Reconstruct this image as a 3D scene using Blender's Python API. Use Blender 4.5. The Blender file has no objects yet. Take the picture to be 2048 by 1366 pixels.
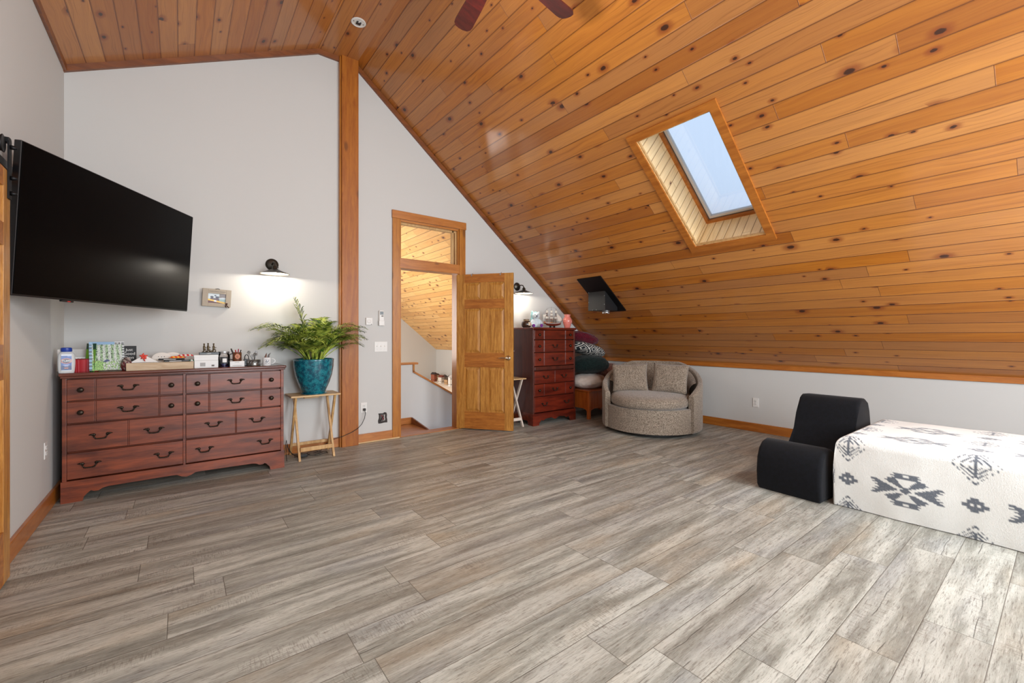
import bpy, bmesh, math, random
from mathutils import Vector, Matrix, noise
R = math.radians
PI = math.pi
sc = bpy.context.scene
COL = sc.collection
random.seed(7)

# ------------------------------------------------------------------ camera
cam = bpy.data.cameras.new('camera')
cam.sensor_width = 36.0
cam.sensor_fit = 'HORIZONTAL'
cam.lens = 862 / 2048 * 36
cam.shift_y = -10 / 2048
cam.clip_start = 0.05
co = bpy.data.objects.new('camera', cam)
COL.objects.link(co)
co.location = (0, 0, 1.22)
co.rotation_euler = (R(90), 0, -math.atan(663 / 862))
sc.camera = co

# ------------------------------------------------------------------ world, lights, exposure
w = bpy.data.worlds.new('sky')
sc.world = w
w.use_nodes = True
bg = w.node_tree.nodes['Background']
bg.inputs[0].default_value = (0.60, 0.76, 1.0, 1)
bg.inputs[1].default_value = 1.08

def area(name, loc, rot, sx, sy, power, color=(1, 1, 1), spread=180):
    l = bpy.data.lights.new(name, 'AREA')
    l.shape = 'RECTANGLE'
    l.size = sx
    l.size_y = sy
    l.energy = power
    l.color = color
    l.spread = R(spread)
    o = bpy.data.objects.new(name, l)
    COL.objects.link(o)
    o.location = loc
    o.rotation_euler = rot
    return o

def point(name, loc, power, color=(1, 1, 1), radius=0.03):
    l = bpy.data.lights.new(name, 'POINT')
    l.energy = power
    l.color = color
    l.shadow_soft_size = radius
    o = bpy.data.objects.new(name, l)
    COL.objects.link(o)
    o.location = loc
    return o

# daylight through the windows of the gable behind the camera and the stairwell window, plus an added fill lamp
area('daylight_gable_window', (1.0, -1.98, 1.75), (R(90), 0, 0), 1.5, 1.9, 160, (0.895, 0.955, 1.0))
area('daylight_gable_window', (3.6, -1.98, 1.75), (R(90), 0, 0), 1.5, 1.9, 160, (0.895, 0.955, 1.0))
area('added_fill_rear_slope', (3.750, -0.41, 2.571), (0, R(39), 0), 1.2, 0.62, 62, (0.86, 0.94, 1.0))  # added fill that brightens the left wall, set in a made-up roof opening
area('daylight_stairwell_window', (1.36, 8.1, 1.2), (0, R(-90), 0), 2.1, 2.6, 165, (1.0, 0.98, 0.95))
point('ceiling_fan_light', (1.5, 2.06, 3.16), 28, (1.0, 0.95, 0.89), 0.09)
point('sconce_bulb', (0.737, 4.79, 1.852), 19, (1.0, 0.92, 0.80), 0.018)
point('sconce_bulb', (3.905, 4.79, 1.852), 19, (1.0, 0.92, 0.80), 0.018)

sc.view_settings.view_transform = 'Standard'
sc.view_settings.look = 'None'
sc.view_settings.exposure = 0.0
sc.view_settings.gamma = 1.0
sc.view_settings.use_curve_mapping = False
sc.cycles.use_denoising = True
sc.cycles.max_bounces = 10
sc.cycles.diffuse_bounces = 6
sc.cycles.sample_clamp_indirect = 6

# ------------------------------------------------------------------ node helpers
def lin(c):
    return tuple(((x / 255) / 12.92 if x / 255 <= 0.04045 else ((x / 255 + 0.055) / 1.055) ** 2.4) for x in c[:3])

def rgb(c):
    return (*lin(c), 1)

class G:
    def __init__(s, name):
        s.mat = bpy.data.materials.new(name)
        s.mat.use_nodes = True
        s.nt = s.mat.node_tree
        s.b = s.nt.nodes['Principled BSDF']
    def put(s, sock, v):
        if v is None: return
        if isinstance(v, bpy.types.NodeSocket): s.nt.links.new(v, sock)
        else:
            if isinstance(v, (tuple, list)) and len(v) == 3 and sock.type == 'RGBA': v = (*v, 1)
            sock.default_value = v
    def m(s, op, a, b=None, c=None, clamp=False):
        n = s.nt.nodes.new('ShaderNodeMath'); n.operation = op; n.use_clamp = clamp
        s.put(n.inputs[0], a); s.put(n.inputs[1], b); s.put(n.inputs[2], c)
        return n.outputs[0]
    def mix(s, f, a, b, mode='MIX'):
        n = s.nt.nodes.new('ShaderNodeMix'); n.data_type = 'RGBA'; n.blend_type = mode
        s.put(n.inputs[0], f); s.put(n.inputs[6], a); s.put(n.inputs[7], b)
        return n.outputs[2]
    def xyz(s, v):
        n = s.nt.nodes.new('ShaderNodeSeparateXYZ'); s.put(n.inputs[0], v)
        return n.outputs[0], n.outputs[1], n.outputs[2]
    def vec(s, x, y, z=0.0):
        n = s.nt.nodes.new('ShaderNodeCombineXYZ'); s.put(n.inputs[0], x); s.put(n.inputs[1], y); s.put(n.inputs[2], z)
        return n.outputs[0]
    def noise(s, v, scale=1.0, detail=3.0, rough=0.55, dist=0.0):
        n = s.nt.nodes.new('ShaderNodeTexNoise'); s.put(n.inputs['Vector'], v); s.put(n.inputs['Scale'], scale)
        s.put(n.inputs['Detail'], detail); s.put(n.inputs['Roughness'], rough); s.put(n.inputs['Distortion'], dist)
        return n.outputs[0]
    def white(s, v):
        n = s.nt.nodes.new('ShaderNodeTexWhiteNoise'); n.noise_dimensions = '3D'; s.put(n.inputs['Vector'], v)
        return n.outputs[0]
    def vor(s, v, scale=1.0, rnd=1.0, dim='3D'):
        n = s.nt.nodes.new('ShaderNodeTexVoronoi'); n.voronoi_dimensions = dim; s.put(n.inputs['Vector'], v); s.put(n.inputs['Scale'], scale); s.put(n.inputs['Randomness'], rnd)
        return n.outputs[0], n.outputs[1]
    def ramp(s, f, *stops):
        n = s.nt.nodes.new('ShaderNodeValToRGB'); s.put(n.inputs[0], f)
        e = n.color_ramp.elements
        while len(e) < len(stops): e.new(0.5)
        for i, (p, c) in enumerate(stops):
            e[i].position = p
            e[i].color = (c, c, c, 1) if isinstance(c, (int, float)) else (*c[:3], 1)
        return n.outputs[0]
    def step(s, v, a, b):
        n = s.nt.nodes.new('ShaderNodeMapRange'); n.interpolation_type = 'SMOOTHSTEP'
        s.put(n.inputs[0], v); s.put(n.inputs[1], a); s.put(n.inputs[2], b)
        return n.outputs[0]
    def obj(s):
        n = s.nt.nodes.new('ShaderNodeTexCoord'); return n.outputs['Object']
    def uv(s):
        n = s.nt.nodes.new('ShaderNodeTexCoord'); return n.outputs['UV']
    def bump(s, h, strength=0.3, dist=0.01):
        n = s.nt.nodes.new('ShaderNodeBump'); s.put(n.inputs['Height'], h)
        n.inputs['Strength'].default_value = strength; n.inputs['Distance'].default_value = dist
        s.nt.links.new(n.outputs[0], s.b.inputs['Normal'])
    def set(s, **k):
        for a, v in k.items(): s.put(s.b.inputs[a.replace('_', ' ')], v)
        return s.mat

def flat(name, c, rough=0.5, metal=0.0, bump=0, coat=0.0, sheen=0.0, **k):
    g = G(name)
    g.set(Base_Color=rgb(c), Roughness=rough, Metallic=metal, Coat_Weight=coat, Sheen_Weight=sheen)
    o = g.obj()
    n = g.noise(o, 18, 3)
    g.put(g.b.inputs['Base Color'], g.mix(g.m('MULTIPLY', n, 0.25), rgb(c), tuple(x * 0.7 for x in lin(c))))
    if bump: g.bump(g.noise(o, bump, 4), 0.35, 0.004)
    return g.mat

def glass_mat(name, rough=0.0):
    m = bpy.data.materials.new(name); m.use_nodes = True
    nt = m.node_tree; b = nt.nodes['Principled BSDF']
    fr = nt.nodes.new('ShaderNodeFresnel'); fr.inputs[0].default_value = 1.45
    t = nt.nodes.new('ShaderNodeBsdfTransparent'); gl = nt.nodes.new('ShaderNodeBsdfGlossy'); gl.inputs['Roughness'].default_value = 0.02
    mx = nt.nodes.new('ShaderNodeMixShader')
    nt.links.new(fr.outputs[0], mx.inputs[0]); nt.links.new(t.outputs[0], mx.inputs[1]); nt.links.new(gl.outputs[0], mx.inputs[2])
    nt.links.new(mx.outputs[0], nt.nodes['Material Output'].inputs[0]); nt.nodes.remove(b)
    return m

def pine_boards(name, bw, length, light, mid, dark, var=0.5, knot=1.0, seed=0.0, groove=1.0, coat=0.6, rough=0.40, gcol=None):
    """knotty tongue-and-groove boards; UV in metres: u along the board, v across."""
    g = G(name)
    u, v, _ = g.xyz(g.uv())
    q = g.m('DIVIDE', v, bw)
    idx = g.m('FLOOR', q)
    f = g.m('FRACT', q)
    off = g.white(g.vec(idx, seed, 3.7))
    uu = g.m('ADD', g.m('DIVIDE', u, length), g.m('MULTIPLY', off, 9.0))
    jdx = g.m('FLOOR', uu)
    fj = g.m('FRACT', uu)
    rid = g.white(g.vec(idx, jdx, seed + 1.3))
    rid2 = g.white(g.vec(jdx, idx, seed + 8.1))
    sh = g.m('MULTIPLY', rid, 37.0)
    wob = g.noise(g.vec(g.m('MULTIPLY', u, 1.6), g.m('MULTIPLY', v, 7.0), sh), 1, 2)
    gx = g.m('ADD', g.m('MULTIPLY', v, 34.0), g.m('MULTIPLY', wob, 4.5))
    gr = g.noise(g.vec(g.m('MULTIPLY', u, 1.1), gx, sh), 1, 4, 0.6)
    fine = g.noise(g.vec(g.m('MULTIPLY', u, 5.0), g.m('MULTIPLY', v, 320.0), sh), 1, 3, 0.6)
    t = g.m('ADD', g.m('MULTIPLY', gr, 0.8), g.m('MULTIPLY', fine, 0.25))
    c = g.mix(g.step(t, 0.30, 0.78), rgb(light), rgb(mid))
    c = g.mix(g.m('MULTIPLY', g.step(rid, 0.15, 1.0), var), c, rgb(dark), 'MIX')
    c = g.mix(g.m('MULTIPLY', rid2, 0.22), c, g.mix(0.5, rgb(light), (1, .75, .4, 1)))
    # knots
    kc = g.vec(g.m('ADD', g.m('MULTIPLY', u, 3.4), sh), g.m('ADD', g.m('MULTIPLY', g.m('MULTIPLY', f, bw), 5.6), g.m('MULTIPLY', idx, 3.31)), 0.0)
    kd, kcol = g.vor(kc, 1.0, 1.0, '2D')
    kr, kg, kb = g.xyz(kcol)
    dist = g.m('ADD', kd, g.m('MULTIPLY', g.m('SUBTRACT', g.noise(g.vec(g.m('MULTIPLY', u, 30), g.m('MULTIPLY', v, 40), 2), 1, 2), 0.5), 0.06))
    has = g.m('GREATER_THAN', kg, 1.0 - 0.62 * knot)
    size = g.m('ADD', g.m('MULTIPLY', g.m('MULTIPLY', kr, kr), 0.075), 0.030)
    halo = g.m('MULTIPLY', has, g.m('SUBTRACT', 1.0, g.step(dist, size, g.m('MULTIPLY', size, 3.2))))
    core = g.m('MULTIPLY', has, g.m('SUBTRACT', 1.0, g.step(dist, g.m('MULTIPLY', size, 0.75), g.m('MULTIPLY', size, 1.15))))
    pin = g.noise(g.vec(g.m('MULTIPLY', u, 1.8), g.m('ADD', g.m('MULTIPLY', v, 150.0), g.m('MULTIPLY', wob, 14.0)), sh), 1, 2, 0.5)
    c = g.mix(g.m('MULTIPLY', g.step(pin, 0.54, 0.72), 0.34), c, tuple(x * 0.55 for x in lin(dark)))
    c = g.mix(g.m('MULTIPLY', halo, 0.66), c, rgb((122, 50, 20)))
    c = g.mix(g.m('MULTIPLY', core, 0.92), c, rgb((48, 22, 14)))
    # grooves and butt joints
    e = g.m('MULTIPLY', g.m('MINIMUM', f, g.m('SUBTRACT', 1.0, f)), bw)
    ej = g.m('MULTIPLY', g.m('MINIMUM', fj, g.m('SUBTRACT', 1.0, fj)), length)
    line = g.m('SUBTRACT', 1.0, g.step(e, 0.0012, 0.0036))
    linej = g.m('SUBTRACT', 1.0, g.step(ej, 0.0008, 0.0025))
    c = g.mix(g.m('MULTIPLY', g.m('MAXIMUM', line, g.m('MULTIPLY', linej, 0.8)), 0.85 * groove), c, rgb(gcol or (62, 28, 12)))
    h = g.m('ADD', g.step(e, 0.0, 0.009), g.m('MULTIPLY', gr, 0.06))
    h = g.m('SUBTRACT', h, g.m('MULTIPLY', linej, 0.35))
    g.bump(h, 0.75, 0.006)
    return g.set(Base_Color=c, Roughness=g.m('ADD', rough, g.m('MULTIPLY', fine, 0.06)), Coat_Weight=coat, Coat_Roughness=0.13, Specular_IOR_Level=0.4)

def plank_floor(name):
    g = G(name)
    u, v, _ = g.xyz(g.uv())
    bw, L = 0.2035, 1.24
    q = g.m('DIVIDE', g.m('SUBTRACT', v, 0.80), bw)
    idx = g.m('FLOOR', q); f = g.m('FRACT', q)
    off = g.white(g.vec(idx, 0.5, 3.7))
    uu = g.m('ADD', g.m('DIVIDE', u, L), g.m('MULTIPLY', off, 9.0))
    jdx = g.m('FLOOR', uu); fj = g.m('FRACT', uu)
    rid = g.white(g.vec(idx, jdx, 1.3)); rid2 = g.white(g.vec(jdx, idx, 4.4))
    sh = g.m('MULTIPLY', rid, 41.0)
    big = g.noise(g.vec(g.m('MULTIPLY', u, 1.25), g.m('MULTIPLY', v, 13.0), sh), 1, 4, 0.58, 0.4)
    fine = g.noise(g.vec(g.m('MULTIPLY', u, 13.0), g.m('MULTIPLY', v, 150.0), sh), 1, 5, 0.75, 0.25)
    vfine = g.noise(g.vec(g.m('MULTIPLY', u, 30.0), g.m('MULTIPLY', v, 420.0), sh), 1, 3, 0.7)
    saw = g.noise(g.vec(g.m('MULTIPLY', u, 210.0), g.m('MULTIPLY', v, 22.0), sh), 1, 2, 0.6)
    sawm = g.step(g.noise(g.vec(g.m('MULTIPLY', u, 2.2), g.m('MULTIPLY', v, 6.0), g.m('ADD', sh, 7.0)), 1, 2), 0.50, 0.66)
    c = g.ramp(big, (0.25, lin((108, 106, 97))), (0.45, lin((148, 148, 138))), (0.62, lin((190, 190, 180))), (0.8, lin((150, 150, 140))))
    warm = g.noise(g.vec(g.m('MULTIPLY', u, 1.3), g.m('MULTIPLY', v, 4.0), g.m('ADD', sh, 19.0)), 1, 2)
    c = g.mix(g.m('MULTIPLY', g.step(warm, 0.52, 0.75), 0.35), c, rgb((186, 166, 136)))
    c = g.mix(g.m('MULTIPLY', g.step(warm, 0.48, 0.28), 0.28), c, rgb((140, 146, 154)))
    c = g.mix(g.m('MULTIPLY', g.step(fine, 0.53, 0.64), 0.62), c, rgb((84, 74, 66)))
    c = g.mix(g.m('MULTIPLY', g.step(fine, 0.46, 0.36), 0.36), c, rgb((205, 200, 192)))
    c = g.mix(g.m('MULTIPLY', g.step(vfine, 0.54, 0.66), 0.45), c, rgb((80, 72, 64)))
    c = g.mix(g.m('MULTIPLY', g.m('MULTIPLY', g.step(saw, 0.50, 0.62), sawm), 0.42), c, rgb((88, 78, 69)))
    c = g.mix(g.m('MULTIPLY', rid2, 0.30), c, rgb((112, 101, 91)))
    # long dark cracks
    crk = 0.0
    for a_, c0_, seed_ in ((1.9, 0.30, 3.0), (2.7, 0.68, 11.0)):
        ctr = g.m('ADD', c0_ - 0.19, g.m('ADD', g.m('MULTIPLY', g.noise(g.vec(g.m('MULTIPLY', u, a_), g.m('ADD', idx, seed_), sh), 1, 3, 0.6), 0.30), g.m('MULTIPLY', rid2, 0.10)))
        dc = g.m('MULTIPLY', g.m('ABSOLUTE', g.m('SUBTRACT', f, ctr)), bw)
        msk = g.step(g.noise(g.vec(g.m('MULTIPLY', u, 3.1), g.m('ADD', idx, seed_ + 20.0), sh), 1, 2), 0.53, 0.62)
        k_ = g.m('MULTIPLY', g.m('SUBTRACT', 1.0, g.step(dc, g.m('MULTIPLY', vfine, 0.0012), g.m('ADD', 0.0012, g.m('MULTIPLY', vfine, 0.0026)))), msk)
        crk = g.m('MAXIMUM', crk, k_)
    c = g.mix(g.m('MULTIPLY', crk, 0.75), c, rgb((48, 42, 38)))
    e = g.m('MULTIPLY', g.m('MINIMUM', f, g.m('SUBTRACT', 1.0, f)), bw)
    ej = g.m('MULTIPLY', g.m('MINIMUM', fj, g.m('SUBTRACT', 1.0, fj)), L)
    ee = g.m('MINIMUM', e, ej)
    line = g.m('SUBTRACT', 1.0, g.step(ee, 0.0006, 0.0022))
    c = g.mix(g.m('MULTIPLY', line, 0.75), c, rgb((66, 56, 48)))
    h = g.m('ADD', g.step(ee, 0.0, 0.004), g.m('MULTIPLY', fine, 0.22))
    h = g.m('SUBTRACT', h, g.m('MULTIPLY', crk, 0.6))
    g.bump(h, 0.35, 0.002)
    return g.set(Base_Color=c, Roughness=g.m('ADD', 0.34, g.m('MULTIPLY', fine, 0.18)), Specular_IOR_Level=0.45)

def wood(name, light, dark, axis='x', scale=1.0, rough=0.4, coat=0.2, knots=0.0, streak=0.0):
    g = G(name)
    x, y, z = g.xyz(g.obj())
    if axis == 'x': a, b, c_ = x, y, z
    elif axis == 'y': a, b, c_ = y, x, z
    else: a, b, c_ = z, x, y
    s = scale
    wob = g.noise(g.vec(g.m('MULTIPLY', a, 2.0 * s), g.m('MULTIPLY', b, 6 * s), g.m('MULTIPLY', c_, 6 * s)), 1, 2)
    wv = g.m('MULTIPLY', wob, 2.4)
    n = g.noise(g.vec(g.m('ADD', g.m('MULTIPLY', a, 2.2 * s), wv), g.m('ADD', g.m('MULTIPLY', b, 26 * s), wv), g.m('ADD', g.m('MULTIPLY', c_, 26 * s), wv)), 1, 4, 0.6)
    fi = g.noise(g.vec(g.m('MULTIPLY', a, 14 * s), g.m('MULTIPLY', b, 260 * s), g.m('MULTIPLY', c_, 260 * s)), 1, 3, 0.6)
    t = g.m('ADD', g.m('MULTIPLY', n, 0.75), g.m('MULTIPLY', fi, 0.3))
    c = g.mix(g.step(t, 0.32, 0.72), rgb(light), rgb(dark))
    if streak:
        bl = g.noise(g.vec(g.m('MULTIPLY', a, 2.5), g.m('MULTIPLY', b, 9), g.m('MULTIPLY', c_, 9)), 1, 2)
        c = g.mix(g.m('MULTIPLY', g.step(bl, 0.5, 0.72), streak), c, tuple(q * 0.35 for q in lin(dark)))
    if knots:
        kd, kc = g.vor(g.vec(g.m('MULTIPLY', a, 2.3), g.m('MULTIPLY', b, 6), g.m('MULTIPLY', c_, 6)), 1.0)
        kr, kg, _ = g.xyz(kc)
        size = g.m('ADD', g.m('MULTIPLY', kr, 0.05), 0.03)
        c = g.mix(g.m('MULTIPLY', g.m('MULTIPLY', g.m('GREATER_THAN', kg, 1 - knots), g.m('SUBTRACT', 1.0, g.step(kd, size, g.m('MULTIPLY', size, 3.0)))), 0.7), c, tuple(q * 0.4 for q in lin(dark)))
    g.bump(t, 0.12, 0.002)
    return g.set(Base_Color=c, Roughness=rough, Coat_Weight=coat, Coat_Roughness=0.2)

def wall_mat(name, c):
    g = G(name)
    o = g.obj()
    n = g.noise(o, 1.1, 2)
    g.put(g.b.inputs['Base Color'], g.mix(g.m('MULTIPLY', n, 0.12), rgb(c), tuple(x * 0.85 for x in lin(c))))
    g.bump(g.noise(o, 170, 3), 0.10, 0.002)
    return g.set(Roughness=0.75)

def fabric(name, c1, c2, scale=120, rough=0.95, sheen=0.3, bs=0.6):
    g = G(name)
    o = g.obj()
    n = g.noise(o, scale, 4, 0.75)
    c = g.mix(g.step(n, 0.36, 0.64), rgb(c1), rgb(c2))
    g.bump(n, bs, 0.004)
    return g.set(Base_Color=c, Roughness=rough, Sheen_Weight=sheen, Specular_IOR_Level=0.2)

def painted(name, rough=0.6, bump=0, coat=0.0, fuzz=0.0, sheen=0.0):
    g = G(name)
    a = g.nt.nodes.new('ShaderNodeVertexColor'); a.layer_name = 'Col'
    c = a.outputs[0]
    if fuzz:
        n = g.noise(g.obj(), 150, 3, 0.8)
        c = g.mix(g.m('MULTIPLY', g.step(n, 0.5, 0.7), fuzz), c, g.mix(0.5, c, rgb((235, 230, 222))))
        c = g.mix(g.m('MULTIPLY', g.step(n, 0.5, 0.3), fuzz * .5), c, g.mix(0.5, c, rgb((140, 134, 128))))
        g.bump(n, 0.7, 0.006)
    return g.set(Base_Color=c, Roughness=rough, Coat_Weight=coat, Sheen_Weight=sheen)

def emit(name, c, s):
    g = G(name)
    return g.set(Base_Color=rgb(c), Emission_Color=rgb(c), Emission_Strength=s)

M = {}
M['wall'] = wall_mat('white_wall_paint', (199, 198, 195))
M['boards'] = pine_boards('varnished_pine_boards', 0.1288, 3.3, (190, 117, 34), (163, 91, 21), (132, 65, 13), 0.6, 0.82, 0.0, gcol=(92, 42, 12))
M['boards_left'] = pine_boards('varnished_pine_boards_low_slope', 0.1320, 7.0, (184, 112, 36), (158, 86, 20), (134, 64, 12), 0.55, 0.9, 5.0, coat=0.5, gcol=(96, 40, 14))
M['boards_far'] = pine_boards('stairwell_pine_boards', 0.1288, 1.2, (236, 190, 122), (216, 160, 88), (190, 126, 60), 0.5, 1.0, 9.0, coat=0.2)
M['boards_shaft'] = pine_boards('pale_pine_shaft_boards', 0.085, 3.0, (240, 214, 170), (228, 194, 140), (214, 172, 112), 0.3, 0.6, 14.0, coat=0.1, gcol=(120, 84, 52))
M['floor'] = plank_floor('grey_oak_laminate')
M['trim_x'] = wood('honey_pine_trim_x', (190, 122, 56), (158, 92, 34), 'x', 1, 0.35, 0.3, 0.35)
M['trim_y'] = wood('honey_pine_trim_y', (184, 112, 40), (150, 82, 22), 'y', 1, 0.35, 0.3, 0.35)
M['trim_z'] = wood('honey_pine_trim_z', (184, 118, 34), (152, 88, 18), 'z', 1, 0.4, 0.12, 0.35)
M['trim_dark'] = wood('dark_stained_trim', (136, 76, 32), (104, 54, 22), 'x', 1, 0.4, 0.2, 0.3)
M['post'] = wood('pine_post_wood', (172, 102, 24), (142, 74, 10), 'z', 1.2, 0.5, 0.05, 0.5)
M['door'] = wood('oak_door_wood_z', (198, 142, 66), (150, 94, 32), 'z', 1.8, 0.4, 0.25)
M['door_x'] = wood('oak_door_wood_x', (184, 116, 46), (140, 78, 24), 'x', 1.5, 0.4, 0.25)
M['cherry'] = wood('cherry_dresser_wood', (142, 68, 38), (80, 33, 21), 'x', 0.8, 0.32, 0.3, 0, 0.45)
M['cherry_top'] = wood('cherry_dresser_top', (108, 56, 42), (76, 38, 30), 'x', 0.8, 0.22, 0.5)
M['cherry_dark'] = flat('dark_cherry_gap', (44, 18, 14), 0.6)
M['cherry2'] = wood('red_cherry_chest_wood', (118, 40, 20), (72, 18, 10), 'x', 0.8, 0.30, 0.35, 0, 0.5)
M['cherry2_side'] = wood('red_cherry_chest_side', (92, 38, 24), (62, 22, 15), 'z', 0.8, 0.35, 0.3)
M['tray'] = wood('light_birch_tray_wood', (214, 184, 140), (188, 150, 100), 'x', 1.3, 0.5, 0.05)
M['tray_z'] = wood('light_birch_leg_wood', (206, 170, 118), (176, 132, 78), 'z', 1.3, 0.5, 0.05)
M['tray_white'] = flat('whitewashed_leg_wood', (218, 204, 190), 0.55)
M['bench'] = wood('orange_bench_wood', (176, 92, 34), (140, 62, 20), 'z', 1, 0.35, 0.3)
M['crate'] = wood('pale_driftwood', (206, 186, 158), (178, 152, 122), 'x', 1.3, 0.7, 0)
M['brass_dark'] = flat('antique_bronze', (58, 50, 42), 0.38, 0.85)
M['black'] = flat('black_metal', (24, 24, 26), 0.45, 0.6)
M['black_pl'] = flat('black_plastic', (18, 18, 20), 0.35)
M['screen'] = flat('tv_glass', (3, 3, 4), 0.28)
M['screen'].node_tree.nodes['Principled BSDF'].inputs['Specular IOR Level'].default_value = 0.08
M['silver'] = flat('galvanised_metal', (190, 192, 195), 0.3, 0.9)
M['chrome'] = flat('polished_nickel', (214, 206, 190), 0.15, 1.0)
M['white_pl'] = flat('white_plastic', (226, 224, 220), 0.4)
M['red_led'] = flat('red_indicator', (170, 30, 30), 0.3)
M['sconce'] = flat('pewter_sconce_metal', (74, 70, 64), 0.35, 0.85)
M['sconce_in'] = flat('enamel_inner_shade', (236, 224, 200), 0.5)
M['bulb'] = emit('glowing_bulb', (255, 226, 180), 30)
M['globe'] = emit('frosted_fan_globe', (255, 236, 208), 3)
M['glass'] = glass_mat('clear_glass')
M['white_vinyl'] = flat('white_window_vinyl', (214, 208, 200), 0.4)
M['grey_vinyl'] = flat('grey_window_gasket', (92, 84, 78), 0.5)
M['sofa'] = fabric('taupe_chenille', (164, 150, 134), (94, 82, 70), 100, 1.0, 0.3, 0.9)
M['velvet'] = fabric('black_velvet', (7, 8, 11), (12, 13, 19), 40, 0.9, 0.06, 0.15)
M['dkbase'] = flat('dark_swivel_base', (26, 24, 22), 0.6)
M['paint'] = painted('printed_paper', 0.5)
M['paint_gloss'] = painted('printed_gloss_paper', 0.25)
M['blanket'] = painted('fleece_blanket', 0.95, fuzz=0.35, sheen=0.3)
M['geo'] = painted('knit_cushion', 0.95, fuzz=0.1)
M['mattress'] = flat('mattress_ticking', (200, 196, 190), 0.9)
M['fanblade'] = wood('mahogany_fan_blade', (88, 24, 20), (50, 13, 13), 'x', 1.2, 0.3, 0.3)
M['leaf'] = (lambda g: (g.set(Base_Color=g.mix(g.step(g.noise(g.obj(), 14, 2), 0.34, 0.68), rgb((40, 78, 20)), rgb((186, 200, 84))), Roughness=0.45, Transmission_Weight=0.0, Specular_IOR_Level=0.4)))(G('palm_leaf'))
M['stem'] = flat('palm_stem', (112, 128, 62), 0.5)
M['soil'] = flat('potting_soil', (52, 38, 28), 0.95, 0, 60)
M['cord'] = flat('black_cord', (30, 28, 26), 0.5)

def teal_pot():
    g = G('teal_glazed_ceramic')
    d, cc = g.vor(g.obj(), 70)
    n = g.noise(g.obj(), 26, 3)
    c = g.mix(g.step(n, 0.38, 0.62), rgb((8, 72, 92)), rgb((18, 116, 130)))
    c = g.mix(g.m('MULTIPLY', g.m('SUBTRACT', 1.0, g.step(d, 0.1, 0.32)), 0.5), c, rgb((70, 168, 180)))
    g.bump(g.noise(g.obj(), 55, 2), 0.35, 0.004)
    return g.set(Base_Color=c, Roughness=0.16, Coat_Weight=0.5)
M['teal'] = teal_pot()

# ------------------------------------------------------------------ mesh helpers
OFF = {}
def tag(o, label=None, cat=None, group=None, kind=None):
    if label: o['label'] = label
    if cat: o['category'] = cat
    if group: o['group'] = group
    if kind: o['kind'] = kind
    return o

def thing(name, label, cat, loc=(0, 0, 0), rz=0.0, group=None, kind=None):
    o = bpy.data.objects.new(name, None)
    COL.objects.link(o)
    o.empty_display_size = 0.05
    o.location = loc
    o.rotation_euler = (0, 0, rz)
    OFF[o.name] = Vector((0, 0, 0))
    return tag(o, label, cat, group, kind)

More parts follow.
